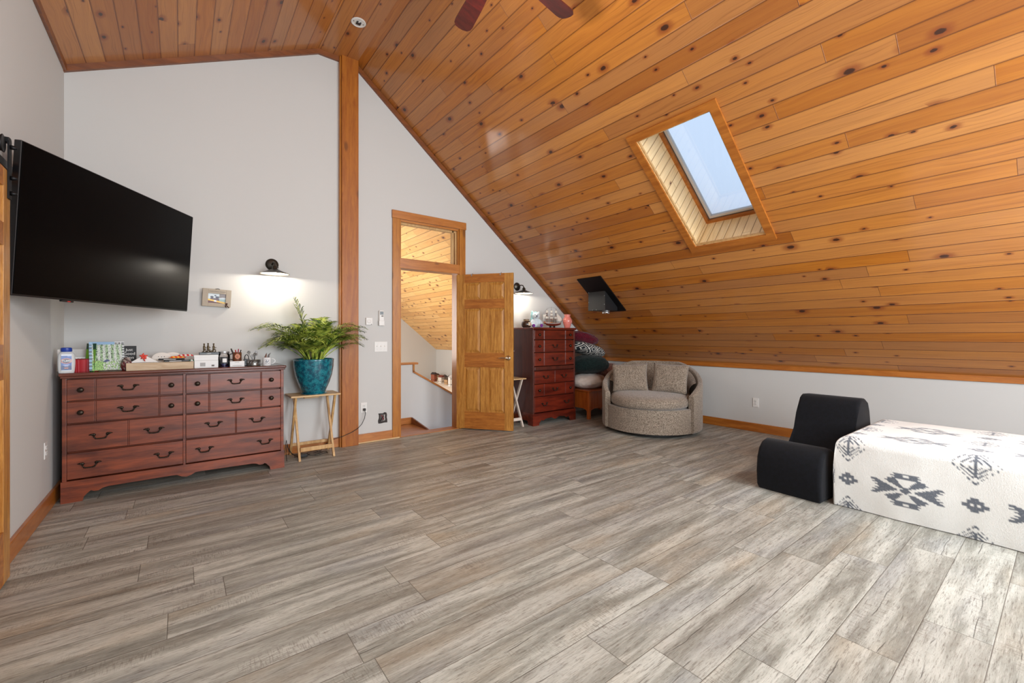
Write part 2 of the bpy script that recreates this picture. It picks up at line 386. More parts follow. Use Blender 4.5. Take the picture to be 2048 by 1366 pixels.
class MB:
    def __init__(s): s.bm = bmesh.new(); s.uvl = None
    def box(s, x0, x1, y0, y1, z0, z1, bev=0.0, mat=None, seg=2):
        m = Matrix.Translation(((x0 + x1) / 2, (y0 + y1) / 2, (z0 + z1) / 2)) @ Matrix.Diagonal((abs(x1 - x0), abs(y1 - y0), abs(z1 - z0), 1))
        if mat is not None: m = mat @ m
        r = bmesh.ops.create_cube(s.bm, size=1, matrix=m)
        if bev:
            es = list({e for v in r['verts'] for e in v.link_edges})
            bmesh.ops.bevel(s.bm, geom=es, offset=bev, segments=seg, affect='EDGES', profile=0.5)
        return s
    def tube(s, pts, r, n=8, closed=False):
        pts = [Vector(p) for p in pts]
        rs = r if isinstance(r, (list, tuple)) else [r] * len(pts)
        rings = []
        prev = None
        for i, p in enumerate(pts):
            a = pts[max(i - 1, 0)]; b = pts[min(i + 1, len(pts) - 1)]
            d = (b - a).normalized()
            if prev is None:
                up = Vector((0, 0, 1)) if abs(d.z) < 0.9 else Vector((1, 0, 0))
                x = d.cross(up).normalized()
            else:
                x = (prev - d * prev.dot(d)).normalized()
            prev = x
            y = d.cross(x)
            rings.append([s.bm.verts.new(p + (x * math.cos(2 * PI * k / n) + y * math.sin(2 * PI * k / n)) * rs[i]) for k in range(n)])
        for i in range(len(rings) - 1):
            for k in range(n):
                s.bm.faces.new((rings[i][k], rings[i][(k + 1) % n], rings[i + 1][(k + 1) % n], rings[i + 1][k]))
        s.bm.faces.new(rings[0][::-1]); s.bm.faces.new(rings[-1])
        return s
    def lathe(s, prof, c=(0, 0, 0), n=32, mat=None):
        """prof: (r, z) pairs revolved about z; closed ends when r = 0."""
        c = Vector(c)
        mat = mat or Matrix()
        rings = []
        for r, z in prof:
            if r < 1e-6: rings.append([s.bm.verts.new(mat @ Vector((0, 0, z)) + c)])
            else: rings.append([s.bm.verts.new(mat @ Vector((r * math.cos(2 * PI * k / n), r * math.sin(2 * PI * k / n), z)) + c) for k in range(n)])
        for i in range(len(rings) - 1):
            a, b = rings[i], rings[i + 1]
            for k in range(n):
                k2 = (k + 1) % n
                if len(a) == 1 and len(b) == 1: continue
                if len(a) == 1: s.bm.faces.new((a[0], b[k], b[k2]))
                elif len(b) == 1: s.bm.faces.new((a[k], b[0], a[k2]))
                else: s.bm.faces.new((a[k], b[k], b[k2], a[k2]))
        return s
    def sphere(s, c, r, seg=16, mat=None):
        if isinstance(r, (int, float)): r = (r, r, r)
        m = Matrix.Translation(c) @ (mat or Matrix()) @ Matrix.Diagonal((*r, 1))
        bmesh.ops.create_uvsphere(s.bm, u_segments=seg, v_segments=max(6, seg // 2), radius=1, matrix=m)
        return s
    def prism(s, poly, d0, d1, plane='xz', mat=None):
        """poly in a plane, extruded along the third axis from d0 to d1."""
        def P(a, b, d):
            v = Vector((a, d, b)) if plane == 'xz' else Vector((d, a, b)) if plane == 'yz' else Vector((a, b, d))
            return mat @ v if mat is not None else v
        A = [s.bm.verts.new(P(a, b, d0)) for a, b in poly]
        B = [s.bm.verts.new(P(a, b, d1)) for a, b in poly]
        s.bm.faces.new(A); s.bm.faces.new(B[::-1])
        n = len(poly)
        for i in range(n): s.bm.faces.new((A[i], B[i], B[(i + 1) % n], A[(i + 1) % n]))
        return s
    def quad(s, *p):
        s.bm.faces.new([s.bm.verts.new(Vector(q)) for q in p]); return s
    def grid(s, f, nu, nv, closed_u=False):
        V = [[s.bm.verts.new(Vector(f(i / nu, j / nv))) for j in range(nv + 1)] for i in range(nu + (0 if closed_u else 1))]
        for i in range(nu):
            i2 = (i + 1) % len(V)
            for j in range(nv): s.bm.faces.new((V[i][j], V[i2][j], V[i2][j + 1], V[i][j + 1]))
        return s
    def uvs(s, f):
        l = s.bm.loops.layers.uv.new('UVMap')
        for fc in s.bm.faces:
            for lp in fc.loops: lp[l].uv = f(lp.vert.co)
        return s
    def build(s, name, mat, parent=None, smooth=False, world=True, label=None, normals=True, merge=False):
        if merge: bmesh.ops.remove_doubles(s.bm, verts=s.bm.verts, dist=1e-5)
        if normals: bmesh.ops.recalc_face_normals(s.bm, faces=s.bm.faces)
        off = Vector((0, 0, 0))
        if parent is not None and world:
            off = parent.location.copy() if parent.type == 'EMPTY' else OFF.get(parent.name, Vector((0, 0, 0)))
        if parent is not None and world and off.length:
            bmesh.ops.translate(s.bm, verts=s.bm.verts, vec=-off)
        me = bpy.data.meshes.new(name)
        s.bm.to_mesh(me); s.bm.free()
        for m in (mat if isinstance(mat, (list, tuple)) else [mat]): me.materials.append(m)
        o = bpy.data.objects.new(name, me)
        COL.objects.link(o)
        if smooth is True:
            me.polygons.foreach_set('use_smooth', [True] * len(me.polygons))
        elif smooth:
            me.polygons.foreach_set('use_smooth', [True] * len(me.polygons))
            me.set_sharp_from_angle(angle=R(smooth))
        if parent is not None: o.parent = parent
        OFF[o.name] = off
        if label: o['label'] = label
        return o

def origin_to(o, p):
    """move a parentless mesh object's origin to p."""
    p = Vector(p)
    o.data.transform(Matrix.Translation(-p)); o.location = p
    return o

def struct(o, kind='structure'):
    o['kind'] = kind
    return o

def copy_tree(o, parent=None):
    c = o.copy(); COL.objects.link(c)
    if parent is not None: c.parent = parent
    for ch in list(o.children): copy_tree(ch, c)
    return c

def color_verts(o, f):
    """paint the surface's own printed pattern: f(local co) -> sRGB 0..255."""
    me = o.data
    a = me.color_attributes.new('Col', 'FLOAT_COLOR', 'POINT')
    buf = []
    for v in me.vertices: buf += [*lin(f(v.co)), 1.0]
    a.data.foreach_set('color', buf)
    return o

def text_mesh(name, body, size, mat, parent, loc, rot, depth=0.0004, align='CENTER', bold=0.0):
    cu = bpy.data.curves.new(name, 'FONT')
    cu.body = body; cu.size = size; cu.extrude = depth; cu.align_x = align; cu.align_y = 'CENTER'; cu.offset = bold
    cu.resolution_u = 3
    t = bpy.data.objects.new(name + '_tmp', cu)
    COL.objects.link(t)
    bpy.context.view_layer.update()
    me = bpy.data.meshes.new_from_object(t)
    bpy.data.objects.remove(t)
    me.name = name
    me.materials.clear(); me.materials.append(mat)
    o = bpy.data.objects.new(name, me)
    COL.objects.link(o)
    o.parent = parent
    me.transform(Matrix.Translation(loc) @ Matrix.Rotation(rot[2], 4, 'Z') @ Matrix.Rotation(rot[0], 4, 'X'))
    return o

# ------------------------------------------------------------------ room shell
XL, XR, YB, YF = -0.745, 5.85, 4.96, -2.0
SL = 0.811                                   # slope of the roof side
def zr(x): return 4.298 - SL * (x - 1.597)
cs = 1 / math.sqrt(1 + SL * SL); sn = SL * cs
ZK = zr(XR)
ZL = 3.40                                    # height of the left wall
XA, ZA = 1.174, 4.312                        # where the low slope meets the flat strip
XB, ZB = 1.58, 4.312

# floor
b = MB(); b.box(XL - 0.1, XR + 0.1, YF - 0.1, YB + 0.02, -0.12, 0)
b.uvs(lambda c: (c.x, c.y))
struct(b.build('floor', M['floor']))

# main ceiling slope with the skylight hole; u along y, v along the slope
SX0, SX1, SY0, SY1 = 3.236, 4.238, 1.700, 2.381
def slope_strip(name, mat, ys, xs, hole=None, up=0.0, kind='structure'):
    b = MB()
    for i in range(len(xs) - 1):
        for j in range(len(ys) - 1):
            if any(xs[i] >= h[0] - 1e-6 and xs[i + 1] <= h[1] + 1e-6 and ys[j] >= h[2] - 1e-6 and ys[j + 1] <= h[3] + 1e-6 for h in (hole or ())): continue
            b.quad((xs[i], ys[j], zr(xs[i])), (xs[i + 1], ys[j], zr(xs[i + 1])), (xs[i + 1], ys[j + 1], zr(xs[i + 1])), (xs[i], ys[j + 1], zr(xs[i])))
    b.uvs(lambda c: (c.y, (XR - c.x) / cs))
    o = b.build(name, mat, merge=True)
    return struct(o)
slope_strip('ceiling', M['boards'], [YF, -0.75, -0.07, SY0, SY1, YB], [XB, SX0, SX1, XR], [(SX0, SX1, SY0, SY1), (SX0, SX1, -0.75, -0.07)])  # the rear hole is cut for the added fill lamp
# flat collar strip under the ridge
b = MB(); b.box(XA, XB + 0.005, YF, YB, ZA, ZA + 0.03)
b.uvs(lambda c: (c.y + 0.7, c.x - XA - 0.02))
struct(b.build('ceiling', M['boards_left']))
# low slope towards the left wall
b = MB()
b.prism([(XL - 0.05, ZL - 0.024), (XA, ZA), (XA, ZA + 0.03), (XL - 0.05, ZL + 0.02)], YF, YB, 'xz')
l = math.hypot(XA - XL, ZA - ZL) / (XA - XL)
b.uvs(lambda c: (c.y, (XA - c.x) * l + 4.0 * 0.132))
struct(b.build('ceiling', M['boards_left']))

def zceil(x):
    if x < XA: return ZL + (x - XL) * (ZA - ZL) / (XA - XL)
    if x < XB: return ZA
    return zr(x)

# walls
DX0, DX1, DT = 2.092, 2.930, 2.64            # doorway with its transom
def wall_poly(x0, x1, z0):
    pts = [(x0, z0), (x1, z0), (x1, zceil(x1) + 0.02)]
    for x in (XB, XA):
        if x0 < x < x1: pts.append((x, zceil(x) + 0.02))
    pts.append((x0, zceil(x0) + 0.02))
    return pts
b = MB()
b.prism(wall_poly(XL - 0.1, DX0, 0), YB, YB + 0.14, 'xz')
b.prism(wall_poly(DX0, DX1, DT), YB, YB + 0.14, 'xz')
b.prism(wall_poly(DX1, XR + 0.1, 0), YB, YB + 0.14, 'xz')
struct(b.build('wall_back', M['wall'], merge=True))
b = MB(); b.box(XL - 0.1, XL, YF, YB, 0, ZL + 0.02)
struct(b.build('wall_left', M['wall']))
b = MB(); b.box(XR, XR + 0.1, YF, YB, 0, ZK + 0.01)
struct(b.build('wall_right', M['wall']))
# gable wall behind the camera with two window openings
b = MB()
W = [(0.25, 1.75), (2.85, 4.35)]; wz0, wz1 = 0.8, 2.7
xs = [XL - 0.1, W[0][0], W[0][1], W[1][0], W[1][1], XR + 0.1]
for i in range(5):
    if i in (1, 3):
        b.box(xs[i], xs[i + 1], YF - 0.12, YF, 0, wz0)
        if zceil(xs[i + 1]) > wz1:
            b.prism(wall_poly(xs[i], xs[i + 1], wz1), YF - 0.12, YF, 'xz')
        else:
            xc = 1.597 + (4.298 - wz1) / SL
            b.prism([(xs[i], wz1), (xc, wz1), (xs[i], zceil(xs[i]))], YF - 0.12, YF, 'xz')
    else: b.prism(wall_poly(xs[i], xs[i + 1], 0), YF - 0.12, YF, 'xz')
struct(b.build('wall_front', M['wall'], merge=True))

# trims along floor and ceiling
def trim(name, mb, mat): return struct(mb.build(name, mat))
for i, (x0, x1) in enumerate([(XL, 1.404), (1.585, 2.006), (3.02, 3.80)]):
    trim('baseboard_back', MB().box(x0, x1, YB - 0.02, YB, 0, 0.105, 0.004), M['trim_x'])
trim('trim_1', MB().box(1.585, 2.09, YB - 0.032, YB - 0.02, 0, 0.016, 0.004), M['tray'])
trim('baseboard_left', MB().box(XL, XL + 0.022, 3.30, YB - 0.02, 0, 0.108, 0.004), M['trim_y'])
trim('baseboard_right', MB().box(XR - 0.022, XR, YF, YB - 0.02, 0, 0.108, 0.004), M['trim_y'])
trim('trim_2', MB().box(XR - 0.02, XR, YF, YB - 0.03, ZK - 0.045, ZK + 0.012, 0.003), M['trim_y'])
def raketrim(x0, z0, x1, z1, t):
    b = MB(); b.prism([(x0, z0 - t), (x1, z1 - t), (x1, z1), (x0, z0)], YB - 0.03, YB, 'xz'); return b
trim('trim_3', raketrim(XL, zceil(XL), XA, ZA, 0.052), M['trim_dark'])
trim('trim_4', raketrim(XA, ZA, 1.404, ZA, 0.05), M['trim_dark'])
trim('trim_5', raketrim(1.585, ZB - 0.01, XR - 0.02, ZK, 0.062), M['trim_dark'])
trim('trim_6', MB().box(XL, XL + 0.02, YF, YB - 0.03, ZL - 0.045, ZL + 0.02, 0.003), M['trim_dark'])
# pine post
b = MB(); b.box(1.404, 1.585, YB - 0.075, YB, 0, 4.34, 0.004)
trim('trim_7', b, M['post'])
trim('trim_8', MB().box(1.388, 1.404, YB - 0.05, YB, 0, 4.31, 0.003), M['trim_z'])

# doorway casing, jambs, crossbar and transom
dr = thing('door_1', None, None, (2.51, YB, 0), kind='structure')
MB().box(2.006, 2.096, YB - 0.022, YB, 0, 2.64, 0.003).build('casing', M['trim_z'], dr)
MB().box(2.926, 3.016, YB - 0.022, YB, 0, 2.64, 0.003).build('casing', M['trim_z'], dr)
MB().box(2.000, 3.026, YB - 0.026, YB, 2.64, 2.735, 0.003).build('head_casing', M['trim_x'], dr)
MB().box(2.092, 2.118, YB, YB + 0.15, 0, 2.64, 0.002).build('jamb', M['trim_z'], dr)
MB().box(2.906, 2.930, YB, YB + 0.15, 0, 2.64, 0.002).build('jamb', M['trim_z'], dr)
MB().box(2.096, 2.926, YB - 0.018, YB + 0.15, 2.048, 2.166, 0.003).build('crossbar', M['trim_x'], dr)
MB().box(2.118, 2.906, YB, YB + 0.15, 2.615, 2.64, 0.002).build('head_jamb', M['trim_x'], dr)
MB().box(2.096, 2.926, YB - 0.005, YB + 0.16, -0.02, 0.006, 0.002).build('threshold', M['trim_x'], dr)
wn = thing('window_1', None, None, (2.51, YB + 0.08, 2.39), kind='structure')
b = MB(); b.box(2.118, 2.136, YB + 0.04, YB + 0.09, 2.166, 2.615).box(2.850, 2.868, YB + 0.04, YB + 0.09, 2.166, 2.615)
b.box(2.886, 2.906, YB + 0.03, YB + 0.10, 2.166, 2.615).box(2.136, 2.85, YB + 0.04, YB + 0.09, 2.166, 2.18).box(2.136, 2.886, YB + 0.04, YB + 0.09, 2.592, 2.615)
b.build('window_frame', M['tray_z'], wn)
MB().box(2.130, 2.855, YB + 0.062, YB + 0.067, 2.175, 2.60).build('pane', M['glass'], wn)

# skylight: casing on the slope, boarded shaft, sash and glass
sk = thing('window_2', None, None, (3.737, 2.04, zr(3.737)), kind='structure')
nrm = Vector((sn, 0, cs)); dn = Vector((cs, 0, -sn)); yy = Vector((0, 1, 0))
org = Vector((SX0, SY0, zr(SX0)))
SU = (SX1 - SX0) / cs; SVW = SY1 - SY0
FM = Matrix(((dn.x, 0, nrm.x, org.x), (0, 1, 0, org.y), (dn.z, 0, nrm.z, org.z), (0, 0, 0, 1)))   # a down the slope, b along y, c outwards
cw = 0.068
b = MB()
b.prism([(-cw, -cw), (-cw, SVW + cw), (0, SVW), (0, 0)], -0.018, 0.0, 'xy', FM)
b.prism([(SU + cw, -cw), (SU, 0), (SU, SVW), (SU + cw, SVW + cw)], -0.018, 0.0, 'xy', FM)
b.prism([(-cw, -cw), (0, 0), (SU, 0), (SU + cw, -cw)], -0.018, 0.0, 'xy', FM)
b.prism([(-cw, SVW + cw), (SU + cw, SVW + cw), (SU, SVW), (0, SVW)], -0.018, 0.0, 'xy', FM)
b.build('window_casing', M['trim_y'], sk)
DEP = 0.34
b = MB()
b.box(-0.02, 0, 0, SVW, 0, DEP, mat=FM).box(SU, SU + 0.02, 0, SVW, 0, DEP, mat=FM)
b.box(-0.02, SU + 0.02, -0.02, 0, 0, DEP, mat=FM).box(-0.02, SU + 0.02, SVW, SVW + 0.02, 0, DEP, mat=FM)
FI = FM.inverted()
def shaft_uv(c):
    p = FI @ c
    return (p.z, p.x + p.y)
b.uvs(shaft_uv)
b.build('shaft', M['boards_shaft'], sk)
b = MB()
t = 0.016
for (a0, a1, b0, b1) in [(0, t, 0, SVW), (SU - t, SU, 0, SVW), (t, SU - t, 0, t), (t, SU - t, SVW - t, SVW)]:
    b.box(a0, a1, b0, b1, 0.004, 0.022, mat=FM)
b.build('inner_stop', M['tray_z'], sk)
def ring(b, t0, t1, c0, c1):
    for (a0, a1, b0, b1) in [(t0, t1, t0, SVW - t0), (SU - t1, SU - t0, t0, SVW - t0), (t1, SU - t1, t0, t1), (t1, SU - t1, SVW - t1, SVW - t0)]:
        b.box(a0, a1, b0, b1, c0, c1, mat=FM)
    return b
ring(MB(), -0.02, 0.028, DEP, DEP + 0.04).build('curb_frame', M['trim_y'], sk)
ring(MB(), 0.018, 0.036, DEP + 0.03, DEP + 0.06).build('gasket', M['grey_vinyl'], sk)
ring(MB(), 0.030, 0.058, DEP + 0.035, DEP + 0.075).build('sash', M['white_vinyl'], sk)
MB().box(0.05, SU - 0.05, 0.05, SVW - 0.05, DEP + 0.052, DEP + 0.058, mat=FM).build('pane', M['glass'], sk)

# made-up skylight behind the camera, added to carry the fill lamp
rs = thing('window_5', None, None, (3.737, -0.41, zr(3.737)), kind='structure')
FM2 = Matrix.Translation((0, -0.75 - SY0, 0)) @ FM
b = MB()
for (a0, a1, b0, b1) in [(-cw, 0, -cw, 0.68 + cw), (SU, SU + cw, -cw, 0.68 + cw), (0, SU, -cw, 0), (0, SU, 0.68, 0.68 + cw)]:
    b.box(a0, a1, b0, b1, -0.018, 0.0, mat=FM2)
b.build('window_casing', M['trim_y'], rs)
b = MB()
for (a0, a1, b0, b1) in [(-0.02, 0, 0, 0.68), (SU, SU + 0.02, 0, 0.68), (-0.02, SU + 0.02, -0.02, 0), (-0.02, SU + 0.02, 0.68, 0.70)]:
    b.box(a0, a1, b0, b1, 0, 0.34, mat=FM2)
b.uvs(lambda c: (c.z, c.x + c.y))
b.build('shaft', M['boards_shaft'], rs)

# gable windows behind the camera
for k, (x0, x1) in enumerate(W):
    g_ = thing('window_%d' % (k + 3), None, None, ((x0 + x1) / 2, YF, wz0), kind='structure')
    b = MB()
    zt = min(wz1, 3.9)
    b.box(x0, x0 + 0.06, YF - 0.1, YF - 0.03, wz0, zt).box(x1 - 0.06, x1, YF - 0.1, YF - 0.03, wz0, zt if k == 0 else 2.05)
    b.box(x0, x1, YF - 0.1, YF - 0.03, wz0, wz0 + 0.06)
    b.build('window_frame', M['white_vinyl'], g_)

# ------------------------------------------------------------------ the stairwell and far loft beyond the door
YS = 5.66                                    # low wall along the stairs
YE = 11.2
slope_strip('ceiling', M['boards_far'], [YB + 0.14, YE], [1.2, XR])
struct(MB().prism([(1.2, -2.4), (XR + .1, -2.4), (XR + .1, ZK + .02), (1.2, zr(1.2) + 0.02)], YE, YE + 0.1, 'xz').build('wall_far', M['wall']))
struct(MB().box(XR, XR + 0.1, YB + 0.14, YE, -2.4, ZK + 0.02).build('wall_stairwell', M['wall']))
struct(MB().box(1.1, 1.2, YB + 0.14, YE, -2.4, zr(1.2) + 0.02).build('wall_stairwell', M['wall']))
struct(MB().box(1.2, XR, YS + 0.1, YE, -0.12, 0.0).build('floor', M['floor']))
struct(MB().box(1.2, XR, YB + 0.14, YS, -2.45, -2.4).build('floor', M['floor']))
b = MB()
b.prism([(1.2, -2.4), (XR, -2.4), (XR, -1.13), (2.612, 0.728), (2.612, 0.825), (1.2, 0.825)], YS, YS + 0.10, 'xz')
struct(b.build('wall_stair_side', M['wall']))
trim('trim_9', MB().box(1.2, 2.668, YS - 0.02, YS + 0.12, 0.825, 0.852, 0.004), M['trim_x'])
trim('trim_10', MB().box(2.588, 2.612, YS - 0.02, YS + 0.12, 0.722, 0.825, 0.003), M['trim_z'])
d = Vector((3.289 - 2.602, 0, 0.339 - 0.734)).normalized()
b = MB(); b.prism([(2.588, 0.716), (2.588, 0.744), (5.8, 0.744 - 0.5755 * 3.212), (5.8, 0.716 - 0.5755 * 3.212)], YS - 0.02, YS + 0.12, 'xz')
trim('trim_11', b, M['trim_x'])
# landing and its edge boards
struct(MB().box(1.2, 2.56, YB + 0.15, YS, -0.05, -0.002).build('floor', M['trim_x']))
trim('trim_12', MB().box(1.2, 2.575, YS - 0.02, YS, 0.0, 0.088, 0.003), M['trim_x'])
trim('trim_13', MB().prism([(YB + 0.15, 0.004), (YS - 0.02, 0.088), (YS - 0.02, -0.05), (YB + 0.15, -0.05)], 2.56, 2.578, 'yz'), M['trim_dark'])
b = MB()
for k in range(8):
    z = -0.19 * (k + 1); x = 2.578 + 0.27 * k
    b.box(x, x + 0.30, YB + 0.15, YS - 0.001, z - 0.03, z)
    b.box(x, x + 0.018, YB + 0.15, YS - 0.001, z, z + 0.16)
struct(b.build('trim_14', M['trim_x']))

# ------------------------------------------------------------------ door leaf (swung open) with six raised panels
dl = thing('interior_door', 'open six-panel oak door leaf swung back in front of the tall chest', 'door', (2.925, 4.99, 0.0), R(-53.3))
LW, LH, LT, Z0 = 0.775, 2.035, 0.036, 0.014
# local frame: x from hinge to tip, the face seen from the room is local -y
px = [(0.112, 0.335), (0.440, 0.663)]
pz = [(0.235, 0.82), (1.005, 1.585), (1.705, 1.925)]
b = MB()
def bx(mb, x0, x1, z0, z1, y0=-LT, y1=0.0, bev=0.0): mb.box(x0, x1, y0, y1, z0, z1, bev)
bx(b, 0, px[0][0], Z0, LH); bx(b, px[1][1], LW, Z0, LH)
b.build('stile', M['door'], dl, world=False)
b = MB()
zs = [(Z0, pz[0][0]), (pz[0][1], pz[1][0]), (pz[1][1], pz[2][0]), (pz[2][1], LH)]
for z0, z1 in zs: bx(b, px[0][0], px[1][1], z0, z1, -LT + 0.0005, -0.0005)
b.build('rail', M['door_x'], dl, world=False)
b = MB()
for z0, z1 in pz: bx(b, px[0][1], px[1][0], z0, z1, -LT + 0.0003, -0.0003)
b.build('mullion', M['door'], dl, world=False)
for x0, x1 in px:
    for z0, z1 in pz:
        b = MB()
        bx(b, x0, x1, z0, z1, -LT + 0.013, -0.013)
        for yo, s in ((-LT + 0.013, -1), (-0.013, 1)):     # raised field with sloping shoulders, both faces
            m = 0.012; k = 0.040; h = 0.009 * s
            o4 = [(x0 + m, z0 + m), (x1 - m, z0 + m), (x1 - m, z1 - m), (x0 + m, z1 - m)]
            i4 = [(x0 + k, z0 + k), (x1 - k, z0 + k), (x1 - k, z1 - k), (x0 + k, z1 - k)]
            for q in range(4):
                r_ = (q + 1) % 4
                b.quad((o4[q][0], yo, o4[q][1]), (o4[r_][0], yo, o4[r_][1]), (i4[r_][0], yo + h, i4[r_][1]), (i4[q][0], yo + h, i4[q][1]))
            b.quad(*[(p[0], yo + h, p[1]) for p in i4])
        b.build('panel', M['door'], dl, world=False)
hd = MB().lathe([(0, 0), (0.033, 0), (0.033, 0.006), (0.022, 0.013), (0.012, 0.02), (0.010, 0.05), (0, 0.05)], (LW - 0.062, -LT, 0.945), 24, Matrix.Rotation(R(90), 4, 'X'))
hd.tube([(LW - 0.062, -LT - 0.045, 0.945), (LW - 0.085, -LT - 0.052, 0.947), (LW - 0.12, -LT - 0.052, 0.950), (LW - 0.165, -LT - 0.047, 0.944), (LW - 0.178, -LT - 0.04, 0.946)], [0.010, 0.0085, 0.0075, 0.006, 0.004], 10)
hd.build('lever_handle', M['chrome'], dl, True, world=False, label='polished brass lever handle')
hd = MB().lathe([(0, 0), (0.033, 0), (0.033, 0.006), (0.012, 0.02), (0.010, 0.05), (0, 0.05)], (LW - 0.062, 0, 0.945), 24, Matrix.Rotation(R(-90), 4, 'X'))
hd.tube([(LW - 0.062, 0.045, 0.945), (LW - 0.12, 0.05, 0.947), (LW - 0.175, 0.045, 0.944)], [0.010, 0.0075, 0.004], 10)
hd.build('lever_handle', M['chrome'], dl, True, world=False)
for x in (0.205, 0.60):
    MB().box(x, x + 0.014, -LT - 0.002, 0.002, LH, LH + 0.004).box(x, x + 0.014, -LT - 0.003, -LT - 0.0005, LH - 0.025, LH + 0.004).box(x + 0.002, x + 0.012, 0.001, 0.006, LH - 0.02, LH + 0.018).build('over_door_hook', M['silver'], dl, world=False)
for z in (0.24, 1.02, 1.82): MB().tube([(0.0, -0.0, z - 0.05), (0.0, -0.0, z + 0.05)], 0.008, 8).build('hinge', M['chrome'], dl, True, world=False)

# ------------------------------------------------------------------ television on a swing arm
tv = thing('television', 'large black flat television swung out from the left corner on a wall arm', 'television', (-0.327, 4.007, 1.435), R(59.6))
tv.rotation_euler.x = R(3.3)
TW, TH = 1.473, 0.815
MB().box(-TW / 2, TW / 2, 0.0, 0.034, 0, TH, 0.004).build('casing', M['black_pl'], tv, world=False)
MB().box(-TW / 2 + 0.006, TW / 2 - 0.006, -0.003, 0.0, 0.010, TH - 0.006, 0.001).build('screen', M['screen'], tv, world=False)
MB().box(-0.42, 0.42, 0.034, 0.070, 0.06, 0.45, 0.012).build('rear_housing', M['black_pl'], tv, world=False)
MB().box(-0.45, -0.37, -0.004, 0.012, -0.010, 0.0, 0.003).build('logo_bar', M['black_pl'], tv, world=False)
MB().box(-0.415, -0.395, -0.005, -0.002, -0.009, -0.003).build('standby_light', M['red_led'], tv, world=False)
b = MB().box(-0.20, 0.20, 0.070, 0.085, 0.15, 0.55, 0.002)
ca, sa = math.cos(R(-59.6)), math.sin(R(-59.6))
def tvl(x, y, z):                            # world point to the television's frame
    dx, dy = x + 0.327, y - 4.007
    return (dx * ca - dy * sa, dx * sa + dy * ca, z - 1.435)
b.tube([(0, 0.085, 0.38), tvl(-0.60, 4.40, 1.815), tvl(XL + 0.01, 4.30, 1.815)], 0.016, 8)
b.build('wall_arm', M['black'], tv, world=False)
b = MB(); b.box(-0.012, 0.0, -0.10, 0.10, -0.16, 0.16)
b.bm.transform(Matrix.Translation(tvl(XL + 0.012, 4.30, 1.815)) @ Matrix.Rotation(R(-59.6), 4, 'Z'))
b.build('wall_plate', M['black'], tv, world=False)

# ------------------------------------------------------------------ sliding barn door and its track
bd = thing('door_2', None, None, (-0.70, 2.85, 0), kind='structure')
BX0, BX1, BY0, BY1, BH = -0.716, -0.681, 2.36, 3.265, 2.045
pys = [(2.47, 2.77), (2.87, 3.165)]; pzs = [(0.27, 1.01), (1.18, 1.665), (1.775, 1.955)]
b = MB()
b.box(BX0, BX1, BY0, 2.47, 0.012, BH).box(BX0, BX1, 3.165, BY1, 0.012, BH, 0.002).box(BX0, BX1, 2.77, 2.87, 0.012, BH)
b.build('stile', M['door'], bd)
b = MB()
for y0, y1 in pys:
    for z0, z1 in [(0.012, 0.27), (1.01, 1.18), (1.665, 1.775), (1.955, BH)]: b.box(BX0 + 0.0005, BX1 - 0.0005, y0, y1, z0, z1)
b.build('rail', M['door_x'], bd)
for y0, y1 in pys:
    for z0, z1 in pzs:
        MB().box(BX0 + 0.012, BX1 - 0.012, y0, y1, z0, z1).box(BX1 - 0.014, BX1 - 0.004, y0 + 0.04, y1 - 0.04, z0 + 0.04, z1 - 0.04, 0.008, seg=1).build('panel', M['door'], bd)
# roller hanger on the door edge
for yc in (3.235, 2.42):
    b = MB(); b.prism([(yc - 0.02, 1.905), (yc + 0.02, 1.905)] + [(yc + 0.02 * math.cos(a), 2.19 + 0.02 * math.sin(a)) for a in [PI * k / 8 for k in range(9)]], BX1 + 0.001, BX1 + 0.008, 'yz')
    b.box(BX1 - 0.035, BX1 + 0.008, yc - 0.02, yc + 0.02, 2.185, 2.21, 0.004)
    h = b.build('roller_hanger', M['black'], bd)
    MB().lathe([(0, -0.012), (0.038, -0.012), (0.044, -0.010), (0.036, 0.0), (0.044, 0.010), (0.038, 0.012), (0, 0.012)], (BX1 - 0.016, yc - 0.05, 2.165), 24, Matrix.Rotation(R(90), 4, 'Y')).build('wheel', M['black'], h, True)
    for z in (1.935, 2.012, 2.165): MB().lathe([(0, 0), (0.011, 0), (0.011, 0.010), (0.006, 0.022), (0, 0.024)], (BX1 + 0.008, yc, z), 12, Matrix.Rotation(R(90), 4, 'Y')).build('bolt', M['black'], h, True)
tr = thing('barn_door_track', 'black flat steel rail on a pine header board above the sliding door', 'door track', (-0.735, 3.0, 2.02))
MB().box(XL, XL + 0.020, 2.0, 3.655, 2.025, 2.14, 0.008).build('header_board', M['trim_y'], tr)
b = MB().box(XL + 0.028, XL + 0.035, 2.0, 3.665, 2.085, 2.125, 0.001).box(XL + 0.02, XL + 0.035, 3.615, 3.645, 2.085, 2.125)
b.box(XL + 0.028, XL + 0.055, 3.655, 3.665, 2.075, 2.135)
r_ = b.build('rail', M['black'], tr)
for y in (3.58, 3.63): MB().lathe([(0, 0), (0.011, 0), (0.011, 0.008), (0, 0.010)], (XL + 0.035, y, 2.105), 10, Matrix.Rotation(R(90), 4, 'Y')).build('bolt', M['black'], r_, True)

